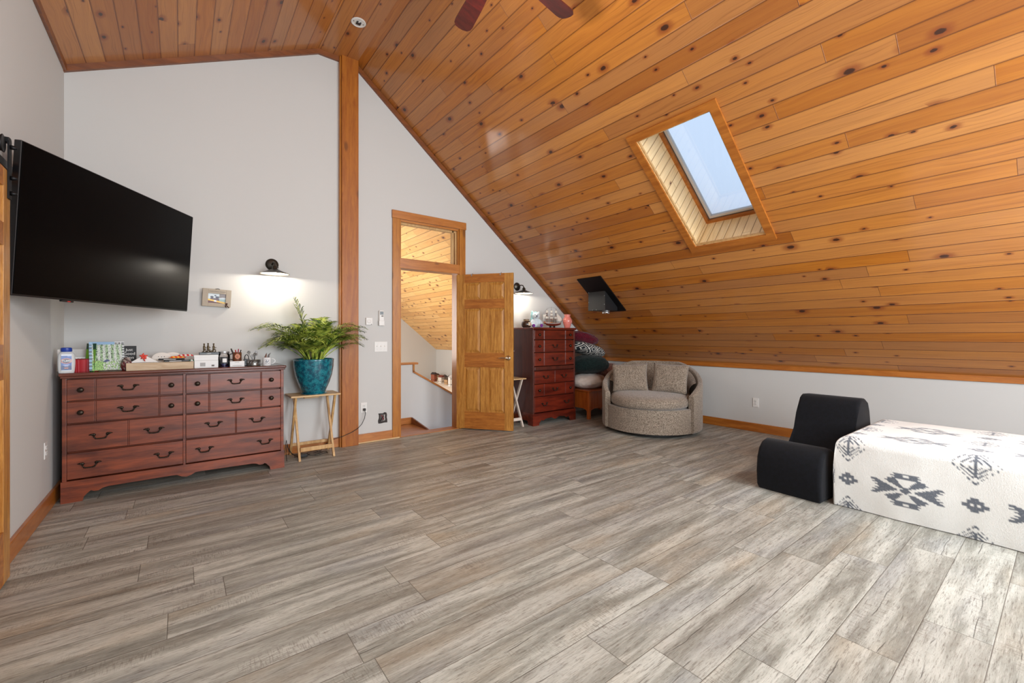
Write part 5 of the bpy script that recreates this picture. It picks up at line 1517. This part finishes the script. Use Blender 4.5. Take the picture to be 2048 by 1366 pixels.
whitebox = flat('white_carton', (228, 228, 226), 0.5)
bxl = thing('white_carton', 'low white carton with a barcode label, lower of the two right of the tray', 'box', (0.178, 4.60, TZ), 0, 'white cartons on the dresser')
MB().box(-0.085, 0.083, -0.06, 0.06, 0, 0.062, 0.002).build('carton', whitebox, bxl, world=False)
b = MB()
for k in range(11): b.box(-0.045 + k * 0.0035, -0.045 + k * 0.0035 + 0.0012 * (1 + k % 2), -0.0606, -0.060, 0.012, 0.044)
b.box(0.035, 0.055, -0.0606, -0.060, 0.010, 0.024)
b.build('barcode', M['grey_vinyl'], bxl, world=False)
bxu = thing('white_carton', 'white lidded carton stacked on the low barcode carton', 'box', (0.173, 4.60, TZ + 0.0625), 0, 'white cartons on the dresser')
MB().box(-0.082, 0.088, -0.058, 0.058, 0, 0.045, 0.002).build('carton', whitebox, bxu, world=False)
MB().box(-0.084, 0.090, -0.060, 0.060, 0.028, 0.047, 0.002).build('lid', whitebox, bxu, world=False)
bkx = thing('black_flat_box', 'flat black box with white lettering on top of the white cartons', 'box', (0.195, 4.60, TZ + 0.110), R(2))
MB().box(-0.068, 0.072, -0.035, 0.035, 0, 0.021, 0.002).build('box_body', blackpack, bkx, world=False)
text_mesh('lettering', '-URX-', 0.013, M['white_pl'], bkx, Vector((0.0, -0.0355, 0.0105)), (R(90), 0, 0))

bronze = flat('dark_bronze_figure', (92, 78, 56), 0.4, 0.7)
fg = thing('figurine', 'small bronze figurine group of three seated people on the flat black box', 'figurine', (0.195, 4.60, TZ + 0.1315))
b = MB(); b.box(-0.048, 0.050, -0.016, 0.016, 0, 0.004)
for (x, h_) in ((-0.032, 0.070), (-0.004, 0.072), (0.036, 0.070)):
    b.sphere((x, 0, h_), 0.0075, 10).tube([(x, 0, h_ - 0.006), (x, 0, h_ - 0.022), (x, 0.002, 0.022), (x, 0, 0.014)], [0.003, 0.009, 0.008, 0.006], 8)
    b.tube([(x, 0, 0.020), (x + 0.012, -0.004, 0.024), (x + 0.014, -0.004, 0.003)], 0.004, 6).tube([(x, 0, h_ - 0.018), (x + 0.012, -0.004, h_ - 0.034), (x + 0.020, -0.002, h_ - 0.030)], 0.003, 6)
    b.tube([(x, 0, 0.018), (x - 0.008, 0.004, 0.003)], 0.004, 6)
b.tube([(0.0, 0, 0.012), (0.012, 0, 0.006), (0.026, 0, 0.012), (0.032, 0, 0.022)], 0.005, 6)
b.build('figure_group', bronze, fg, True, world=False)

cj = thing('jar_candle', 'glass jar candle with dark blue wax and a white label', 'candle', (0.306, 4.605, TZ))
MB().lathe([(0, 0.003), (0.040, 0.003), (0.041, 0.010), (0.041, 0.034), (0, 0.034)], (0, 0, 0), 32).build('wax', flat('navy_wax', (24, 32, 92), 0.3), cj, 40, world=False)
MB().lathe([(0, 0), (0.043, 0), (0.046, 0.004), (0.046, 0.098), (0.040, 0.108), (0.040, 0.120), (0.038, 0.120), (0.038, 0.108), (0.043, 0.098), (0.043, 0.006), (0, 0.0025)], (0, 0, 0), 36).build('jar', M['glass'], cj, True, world=False)
MB().lathe([(0, 0), (0.041, 0), (0.0425, 0.003), (0.0425, 0.016), (0.030, 0.020), (0, 0.020)], (0, 0, 0.118), 32).build('lid', M['silver'], cj, 40, world=False)
b = MB()
lbp = [(0.0465 * math.sin(R(a)), -0.0465 * math.cos(R(a))) for a in range(-40, 41, 8)]
for i in range(len(lbp) - 1): b.quad((*lbp[i], 0.028), (*lbp[i + 1], 0.028), (*lbp[i + 1], 0.088), (*lbp[i], 0.088))
b.build('label', flat('black_candle_label', (44, 46, 50), 0.5), cj, world=False)
b = MB()
for i in range(3, 8): b.quad((lbp[i][0] * 1.01, lbp[i][1] * 1.01, 0.040), (lbp[i + 1][0] * 1.01, lbp[i + 1][1] * 1.01, 0.040), (lbp[i + 1][0] * 1.01, lbp[i + 1][1] * 1.01, 0.074), (lbp[i][0] * 1.01, lbp[i][1] * 1.01, 0.074))
b.build('label_panel', M['white_pl'], cj, world=False)

bx3 = thing('small_white_box', 'small white box under the brown mug of pens', 'box', (0.402, 4.595, TZ))
MB().box(-0.054, 0.056, -0.035, 0.035, 0, 0.047, 0.002).build('carton', whitebox, bx3, world=False)
MB().box(-0.036, 0.034, -0.0356, -0.035, 0.009, 0.011).box(-0.018, 0.016, -0.0356, -0.035, 0.036, 0.038).build('print', M['grey_vinyl'], bx3, world=False)
def mug(name, label, loc, rz, r_, h_, mat, hm, side=-1):
    t = thing(name, label, 'mug', loc, rz)
    MB().lathe([(0, 0), (r_ * 0.96, 0), (r_, 0.003), (r_, h_ - 0.002), (r_ - 0.002, h_), (r_ - 0.004, h_ - 0.003), (r_ - 0.004, 0.006), (0, 0.006)], (0, 0, 0), 36).build('cup', mat, t, 50, world=False)
    b = MB(); b.tube([(side * (r_ - 0.001) + side * 0.034 * math.sin(PI * k / 10), 0, h_ * 0.5 + h_ * 0.34 * math.cos(PI * k / 10)) for k in range(11)], 0.0045, 8)
    b.build('handle', hm, t, True, world=False)
    return t
brown = wood('burnt_wood_mug', (120, 66, 28), (66, 36, 18), 'z', 3, 0.45, 0.2)
mg = mug('wooden_mug', 'brown wooden mug full of pens standing on the small white box', (0.405, 4.595, TZ + 0.0475), 0, 0.035, 0.078, brown, flat('dark_horn_handle', (44, 30, 24), 0.4), -1)
b = MB(); b.prism([(0.020 * math.cos(a), 0.042 + 0.022 * math.sin(a)) for a in [2 * PI * k / 24 for k in range(24)]], -0.0362, -0.032, 'xz'); b.build('emblem', flat('copper_emblem', (186, 104, 52), 0.4), mg, world=False)
b = MB()
for k in range(6):
    a = k * 1.05; b.tube([(0.012 * math.cos(a), -0.0372, 0.042 + 0.014 * math.sin(a)), (0.004 * math.cos(a + 1), -0.0375, 0.042 + 0.004 * math.sin(a + 1))], 0.0012, 5)
b.build('emblem_relief', brown, mg, world=False)
for i, (c, p0, p1, lb) in enumerate(((( 34, 32, 34), (-0.012, 0, 0.010), (-0.045, 0.004, 0.112), 'thick black marker leaning left out of the brown mug'), ((178, 30, 38), (0.0, 0.01, 0.010), (-0.012, 0.012, 0.100), 'red pen upright in the brown mug'), ((150, 40, 70), (0.004, -0.005, 0.010), (0.010, -0.004, 0.108), 'crimson pen in the middle of the brown mug'), ((30, 30, 34), (0.012, 0, 0.010), (0.030, 0.004, 0.100), 'black pen leaning right out of the brown mug'))):
    t = thing('pen', lb, 'pen', (0.405, 4.595, TZ + 0.0475), 0, 'pens in the brown mug')
    MB().tube([p0, p1], 0.0045 if i else 0.0065, 8).build('barrel', flat('pen_%d' % i, c, 0.35), t, True, world=False)
pl = thing('padlock', 'small black padlock between the mug of pens and the silver pot', 'padlock', (0.482, 4.63, TZ))
MB().box(-0.024, 0.024, -0.012, 0.012, 0, 0.062, 0.005).build('lock_body', M['black_pl'], pl, world=False)
MB().tube([(-0.015, 0, 0.060), (-0.015, 0, 0.082), (-0.009, 0, 0.097), (0, 0, 0.102), (0.009, 0, 0.097), (0.015, 0, 0.082), (0.015, 0, 0.060)], 0.0035, 8).build('shackle', M['black'], pl, True, world=False)

pewter = flat('pewter_filigree', (120, 118, 114), 0.3, 0.9)
sv = thing('silver_trinket_pot', 'round pewter pot topped with curled silver flowers near the right end of the dresser', 'ornament', (0.535, 4.60, TZ))
MB().lathe([(0, 0), (0.052, 0), (0.055, 0.003), (0.053, 0.008), (0.053, 0.044), (0.056, 0.050), (0.050, 0.054), (0, 0.054)], (0, 0, 0), 40).build('pot', pewter, sv, 40, world=False)
b = MB()
for k in range(14):
    a = 2 * PI * k / 14
    b.tube([(0.0535 * math.cos(a), 0.0535 * math.sin(a), 0.010), (0.0555 * math.cos(a + 0.1), 0.0555 * math.sin(a + 0.1), 0.028), (0.0535 * math.cos(a + 0.2), 0.0535 * math.sin(a + 0.2), 0.044)], 0.0018, 5)
b.build('relief', M['silver'], sv, True, world=False)
rn = random.Random(9)
for k in range(7):
    a = 2 * PI * k / 7 + 0.3; r_ = 0.020 + 0.020 * (k % 2); hh = 0.085 + 0.045 * rn.random()
    b = MB()
    b.tube([(0.006 * math.cos(a), 0.006 * math.sin(a), 0.052), (r_ * 0.8 * math.cos(a), r_ * 0.8 * math.sin(a), hh * 0.75), (r_ * math.cos(a), r_ * math.sin(a), hh)], 0.002, 5)
    cx_, cy_ = r_ * math.cos(a), r_ * math.sin(a)
    b.tube([(cx_ + 0.013 * math.cos(q * 0.7) * (1 - q / 14), cy_, hh + 0.013 * math.sin(q * 0.7) * (1 - q / 14)) for q in range(12)], 0.0025, 5)
    for q in range(4): b.sphere((cx_ + 0.010 * math.cos(q * 1.6), cy_ - 0.004, hh - 0.006 + 0.010 * math.sin(q * 1.6)), (0.006, 0.003, 0.004), 6)
    b.build('curled_flower', pewter if k % 2 else M['silver'], sv, True, world=False)
wm = mug('white_mug', 'white mug with a dark round print at the right end of the dresser', (0.640, 4.60, TZ), 0, 0.036, 0.072, flat('white_ceramic', (226, 226, 226), 0.25), flat('white_ceramic_handle', (222, 222, 222), 0.25), 1)
b = MB()
for a0_ in (35, 215): b.tube([(0.020 * math.cos(R(a0_ + q * 11)), -0.0372 + 0.0035 * abs(math.cos(R(a0_ + q * 11))), 0.036 + 0.022 * math.sin(R(a0_ + q * 11))) for q in range(11)], 0.0012, 5)
for (x, z) in ((-0.010, 0.038), (-0.004, 0.044), (0.004, 0.034), (0.010, 0.042), (0.0, 0.030), (-0.008, 0.030)): b.sphere((x, -0.0362, z), (0.004, 0.001, 0.005), 6)
b.build('print', flat('navy_print', (40, 46, 70), 0.4), wm, world=False)
hn = thing('mug_ornament', 'pair of curved brown horns sticking up from the white mug', 'ornament', (0.640, 4.60, TZ + 0.007))
MB().tube([(-0.012, 0, 0.0), (-0.012, 0, 0.060), (-0.006, 0, 0.085), (0.0, 0, 0.108)], [0.010, 0.010, 0.007, 0.001], 8).build('horn', flat('brown_horn', (110, 74, 60), 0.4), hn, True, world=False)
MB().tube([(0.010, 0, 0.0), (0.012, 0, 0.060), (0.018, 0, 0.090), (0.034, 0, 0.108)], [0.010, 0.009, 0.006, 0.001], 8).build('horn', flat('grey_horn', (96, 88, 84), 0.4), hn, True, world=False)

# ------------------------------------------------------------------ things on the tall chest
CZ = 1.345
pt = thing('brown_jar', 'round brown stoneware jar with a cream label on the tall chest', 'jar', (3.872, 4.70, CZ))
MB().lathe([(0, 0), (0.045, 0), (0.066, 0.018), (0.073, 0.045), (0.066, 0.075), (0.044, 0.096), (0.038, 0.104), (0.044, 0.112), (0.042, 0.118), (0.034, 0.118), (0.032, 0.105), (0, 0.10)], (0, 0, 0), 36).build('jar_body', flat('brown_stoneware', (62, 44, 34), 0.2, 0, 0, 0.4), pt, True, world=False)
b = MB()
def lbl(u, v):
    a = R(-25 + 60 * u) - R(40); z = 0.028 + 0.048 * v
    r_ = 0.0735 - 0.004 * ((v - 0.35) * 2) ** 2
    return (r_ * math.sin(-a) * -1 if False else r_ * math.sin(a + R(50)), -r_ * math.cos(a + R(50)), z)
b.grid(lbl, 10, 6); lo = b.build('label', M['paint'], pt, True, world=False)
color_verts(lo, lambda c: (176, 96, 92) if 0.038 < c.z < 0.055 and abs(c.x - 0.02) < 0.012 else (222, 206, 178))
MB().lathe([(0.036, 0), (0.043, 0.002), (0.041, 0.010), (0.036, 0.012)], (0, 0, 0.098), 24).build('twine_collar', M['tray'], pt, True, world=False)

td = thing('plush_bear', 'seated pale blue and white plush bear with purple feet on the tall chest', 'plush toy', (4.045, 4.70, CZ), R(-28))
td_white = fabric('white_plush', (222, 228, 230), (188, 204, 210), 90, 0.95, 0.3, 0.8)
td_blue = fabric('pale_blue_plush', (172, 214, 214), (136, 186, 192), 90, 0.95, 0.3, 0.8)
b = MB()
b.sphere((0, 0, 0.075), (0.058, 0.048, 0.072), 20).sphere((0, -0.008, 0.170), (0.056, 0.050, 0.050), 20).sphere((0.0, -0.050, 0.158), (0.026, 0.022, 0.020), 14)
b.tube([(-0.040, 0, 0.115), (-0.068, -0.012, 0.075), (-0.078, -0.022, 0.035)], [0.022, 0.021, 0.020], 12).tube([(0.040, 0, 0.115), (0.068, -0.012, 0.085), (0.080, -0.028, 0.055)], [0.022, 0.021, 0.020], 12)
b.tube([(-0.030, -0.015, 0.030), (-0.048, -0.060, 0.028), (-0.052, -0.085, 0.028)], [0.030, 0.027, 0.026], 12).tube([(0.030, -0.015, 0.030), (0.052, -0.058, 0.028), (0.060, -0.082, 0.028)], [0.030, 0.027, 0.026], 12)
b.sphere((-0.042, 0.002, 0.215), (0.020, 0.012, 0.020), 12).sphere((0.042, 0.002, 0.215), (0.020, 0.012, 0.020), 12)
bo_ = b.build('plush_body', td_white, td, True, world=False)
md = bo_.modifiers.new('skin', 'REMESH'); md.mode = 'VOXEL'; md.voxel_size = 0.0045; md.use_smooth_shade = True
md = bo_.modifiers.new('soft', 'SMOOTH'); md.iterations = 5
b = MB(); b.sphere((-0.052, 0.012, 0.178), (0.020, 0.034, 0.070), 14).sphere((-0.060, 0.01, 0.11), (0.020, 0.022, 0.050), 12).sphere((0.0, 0.03, 0.19), (0.05, 0.022, 0.046), 14)
b.build('blue_hood', td_blue, td, True, world=False)
for x in (-0.052, 0.061): MB().sphere((x, -0.108, 0.030), (0.022, 0.008, 0.024), 14).build('foot_pad', fabric('purple_plush', (126, 60, 150), (96, 40, 120), 90), td, True, world=False)
MB().sphere((0.0, -0.072, 0.166), (0.014, 0.008, 0.010), 12).build('nose', flat('dark_plum_nose', (48, 28, 66), 0.3), td, True, world=False)
for x in (-0.02, 0.02): MB().sphere((x, -0.052, 0.186), 0.0055, 8).build('eye', M['black_pl'], td, True, world=False)
MB().tube([(-0.012, -0.068, 0.146), (0, -0.071, 0.141), (0.012, -0.068, 0.146)], 0.0018, 5).build('mouth', M['black_pl'], td, True, world=False)

sp = thing('model_ship', 'three-masted wooden model sailing ship with white sails on the tall chest', 'model ship', (4.368, 4.70, CZ), R(-8))
b = MB(); b.prism([(-0.045, 0), (0.045, 0), (0.04, 0.008), (-0.04, 0.008)], -0.03, 0.03, 'xz')
b.build('display_base', M['cherry2'], sp, world=False)
for x in (-0.035, 0.035): MB().box(x - 0.006, x + 0.006, -0.018, 0.018, 0.007, 0.034, 0.002).build('cradle', M['black'], sp, world=False)
hullm = wood('ship_hull_red', (120, 46, 30), (78, 26, 18), 'x', 3, 0.35, 0.3)
def hull(u, v):
    x = -0.155 + 0.31 * u
    wd_ = 0.030 * (max(0.0, 1 - abs(2 * u - 1.0) ** 3.0)) ** 0.6 + 0.001
    sheer = 0.010 * (2 * u - 1) ** 2 + (0.012 if u < 0.16 else 0)
    q = (v - 0.5) * PI
    zt = 0.075 + sheer
    return (x, wd_ * math.sin(q), zt - (0.048 - 0.018 * (2 * u - 1) ** 2) * math.cos(q) ** 0.7)
b = MB(); b.grid(hull, 32, 14); b.build('hull', hullm, sp, True, world=False)
b = MB()
for s in (-1, 1):
    pts = [(-0.152 + 0.304 * k / 20, s * (0.031 * (max(0.0, 1 - abs(2 * k / 20 - 1) ** 3)) ** 0.6 + 0.0015), 0.069 + 0.010 * (2 * k / 20 - 1) ** 2) for k in range(21)]
    b.tube(pts, 0.0035, 6)
b.build('white_stripe', M['white_pl'], sp, True, world=False)
b = MB(); b.prism([(-0.15, 0.074), (0.15, 0.074), (0.15, 0.078), (-0.15, 0.078)], -0.022, 0.022, 'xz'); b.box(-0.145, -0.09, -0.018, 0.018, 0.078, 0.092).box(-0.03, 0.0, -0.012, 0.012, 0.078, 0.088).build('deck', M['door_x'], sp, world=False)
mast = wood('ship_mast_wood', (150, 80, 46), (104, 50, 28), 'z', 3, 0.5, 0)
tops = []
for i, (x, ht) in enumerate(((-0.095, 0.285), (-0.015, 0.310), (0.065, 0.292))):
    m_ = MB().tube([(x, 0, 0.076), (x, 0, ht)], [0.0035, 0.0016], 8).build('mast', mast, sp, True, world=False)
    tops.append((x, ht))
    for k, z in enumerate((0.130, 0.175, 0.218, 0.255)):
        hw = 0.038 - 0.007 * k
        MB().tube([(x - 0.004, -hw, z), (x - 0.004, hw, z)], 0.0016, 6).tube([(x - hw * 0.8, -0.004, z), (x + hw * 0.8, -0.004, z)], 0.0016, 6).build('yard', mast, m_, True, world=False)
        if k < 3:
            def sail(u, v, x=x, z=z, hw=hw): return (x + (2 * u - 1) * hw * 0.72, -0.006 - 0.010 * math.sin(PI * v) * math.sin(PI * (0.1 + 0.8 * u)), z + 0.004 + 0.036 * v)
            if (i + k) % 2 == 0 or i == 1:
                MB().grid(sail, 8, 6).build('sail', flat('sail_cloth', (226, 218, 204), 0.8) if 'sail_cloth' not in bpy.data.materials else bpy.data.materials['sail_cloth'], m_, True, world=False)
MB().tube([(0.140, 0, 0.084), (0.205, 0, 0.122)], [0.003, 0.0012], 6).build('bowsprit', mast, sp, True, world=False)
for (p0, p1, p2) in (((0.200, 0, 0.120), (0.068, 0, 0.240), (0.085, -0.012, 0.115)), ((0.175, 0, 0.108), (0.066, 0, 0.190), (0.080, -0.010, 0.098)), ((-0.098, 0, 0.205), (-0.165, 0, 0.190), (-0.160, -0.006, 0.115))):
    def js(u, v, p0=Vector(p0), p1=Vector(p1), p2=Vector(p2)):
        q = p0.lerp(p1, u); r_ = p0.lerp(p2, u); o = q.lerp(r_, v); o.y -= 0.006 * math.sin(PI * v) * u; return o
    MB().grid(js, 6, 6).build('sail', bpy.data.materials['sail_cloth'], sp, True, world=False, merge=True)
b = MB()
def rope(p0, p1): b.tube([p0, p1], 0.0009, 4)
rope((-0.095, 0, 0.285), (-0.17, 0, 0.20)); rope((-0.17, 0, 0.20), (-0.178, 0, 0.13)); rope((-0.178, 0, 0.13), (-0.15, 0, 0.085))
rope((-0.095, 0, 0.285), (-0.015, 0, 0.310)); rope((-0.015, 0, 0.310), (0.065, 0, 0.292)); rope((0.065, 0, 0.292), (0.203, 0, 0.122)); rope((0.065, 0, 0.255), (0.19, 0, 0.112)); rope((0.065, 0, 0.22), (0.165, 0, 0.10)); rope((0.203, 0, 0.122), (0.135, 0, 0.080))
for x, ht in tops:
    for s in (-1, 1):
        for dx in (-0.03, -0.015, 0.015, 0.03): rope((x, 0, ht - 0.05), (x + dx, s * 0.026, 0.080))
b.build('rigging', M['cord'], sp, True, world=False)

vs_ = thing('pink_vase', 'pink glazed vase with a flared neck at the right end of the tall chest', 'vase', (4.580, 4.60, CZ))
MB().lathe([(0, 0), (0.038, 0), (0.042, 0.006), (0.052, 0.040), (0.066, 0.085), (0.068, 0.115), (0.056, 0.150), (0.042, 0.168), (0.044, 0.185), (0.054, 0.202), (0.051, 0.203), (0.040, 0.186), (0.036, 0.168), (0, 0.16)], (0, 0, 0), 40).build('vase_body', flat('salmon_glaze', (222, 128, 116), 0.2, 0, 0, 0.5), vs_, True, world=False)
b = MB()
for k in range(8):
    a = R(-150 + 20 * k); b.tube([(0.050 * math.cos(a), 0.050 * math.sin(a), 0.045), (0.0675 * math.cos(a + 0.12), 0.0675 * math.sin(a + 0.12), 0.09), (0.066 * math.cos(a), 0.066 * math.sin(a), 0.125)], 0.0025, 6)
b.build('relief_leaves', flat('salmon_relief', (226, 150, 138), 0.25), vs_, True, world=False)

# ------------------------------------------------------------------ silver flowers and a scarf on the hidden tray table
fl = thing('silver_flower_stem', 'silver artificial flower stems on the tray table behind the open door', 'flowers', (3.55, 4.72, 0.652))
b = MB(); b.lathe([(0, 0), (0.03, 0), (0.034, 0.04), (0.022, 0.10), (0.026, 0.12), (0.020, 0.12), (0, 0.10)], (0, 0, 0), 24)
b.build('bud_vase', pewter, fl, True, world=False)
rn = random.Random(3)
for k in range(7):
    a = 2 * PI * k / 7 + 0.2; rr = 0.035 + 0.05 * rn.random(); hh = 0.25 + 0.27 * rn.random()
    b = MB(); b.tube([(0, 0, 0.09), (rr * 0.5 * math.cos(a), rr * 0.5 * math.sin(a), hh * 0.7), (rr * math.cos(a), rr * math.sin(a), hh)], 0.0022, 5)
    for q in range(7):
        c_ = q * 0.9; b.tube([(rr * math.cos(a), rr * math.sin(a), hh), (rr * math.cos(a) + 0.024 * math.cos(c_), rr * math.sin(a) + 0.012 * math.sin(c_ * 2), hh + 0.024 * math.sin(c_))], [0.002, 0.006], 5)
    b.build('flower', pewter if k % 2 else M['silver'], fl, True, world=False)

# ------------------------------------------------------------------ miniature village on a white cloth in the far loft
st = MB()
def cloth(u, v): 
    x = 4.35 + 1.45 * u; y = 8.2 + 2.9 * v
    return (x, y, 0.006 + 0.004 * abs(math.sin(x * 7 + y * 3)) + 0.004 * abs(math.sin(y * 5)))
st.grid(cloth, 24, 40)
so_ = st.build('display_cloth', flat('bright_white_cloth', (240, 240, 238), 0.8), None, True)
origin_to(so_, (5.075, 9.65, 0))
tag(so_, 'white cloth spread on the far loft floor under the miniature village', 'cloth')
wallc = [(206, 190, 150), (150, 84, 60), (120, 96, 80), (214, 206, 196), (96, 76, 66), (186, 150, 110), (224, 222, 218)]
spots = [(5.66, 10.78, 0), (5.40, 10.46, 20), (5.66, 10.32, -10), (5.36, 9.98, 15), (5.52, 9.86, -20), (5.34, 9.62, 5), (5.20, 9.18, -8)]
roofc = [(92, 62, 50), (54, 48, 50), (70, 60, 56), (120, 60, 50), (46, 46, 52), (84, 70, 60), (196, 196, 198)]
for i, (x, y, a) in enumerate(spots):
    t = thing('village_house', 'tiny %s model house of the miniature village, %s' % (['ochre', 'brick red', 'brown', 'cream', 'dark brown', 'tan', 'white'][i], ['farthest from the doorway', 'second from the far corner', 'close to the low wall', 'mid row', 'mid row by the low wall', 'third from the handrail', 'nearest the doorway'][i]), 'model house', (x, y, 0.015), R(a), 'miniature village houses')
    hh = [0.13, 0.19, 0.12, 0.15, 0.13, 0.12, 0.21][i]; w2 = 0.055; d2 = 0.06
    MB().box(-w2, w2, -d2, d2, 0, hh, 0.002).build('house_walls', flat('house_wall_%d' % i, wallc[i], 0.7), t, world=False)
    MB().prism([(-w2 - 0.01, hh), (w2 + 0.01, hh), (0, hh + 0.055)], -d2 - 0.01, d2 + 0.01, 'xz').build('house_roof', flat('house_roof_%d' % i, roofc[i], 0.7), t, world=False)
    for (qx, qz) in ((-0.025, 0.045), (0.025, 0.045), (-0.025, hh - 0.03), (0.025, hh - 0.03)):
        MB().box(qx - 0.009, qx + 0.009, -d2 - 0.002, -d2 + 0.001, qz - 0.012, qz + 0.012).build('house_window', M['black_pl'], t, world=False)
    for (qy, qz) in ((-0.03, 0.045), (0.03, 0.045)):
        MB().box(-w2 - 0.002, -w2 + 0.001, qy - 0.009, qy + 0.009, qz - 0.012, qz + 0.012).build('house_window', M['black_pl'], t, world=False)
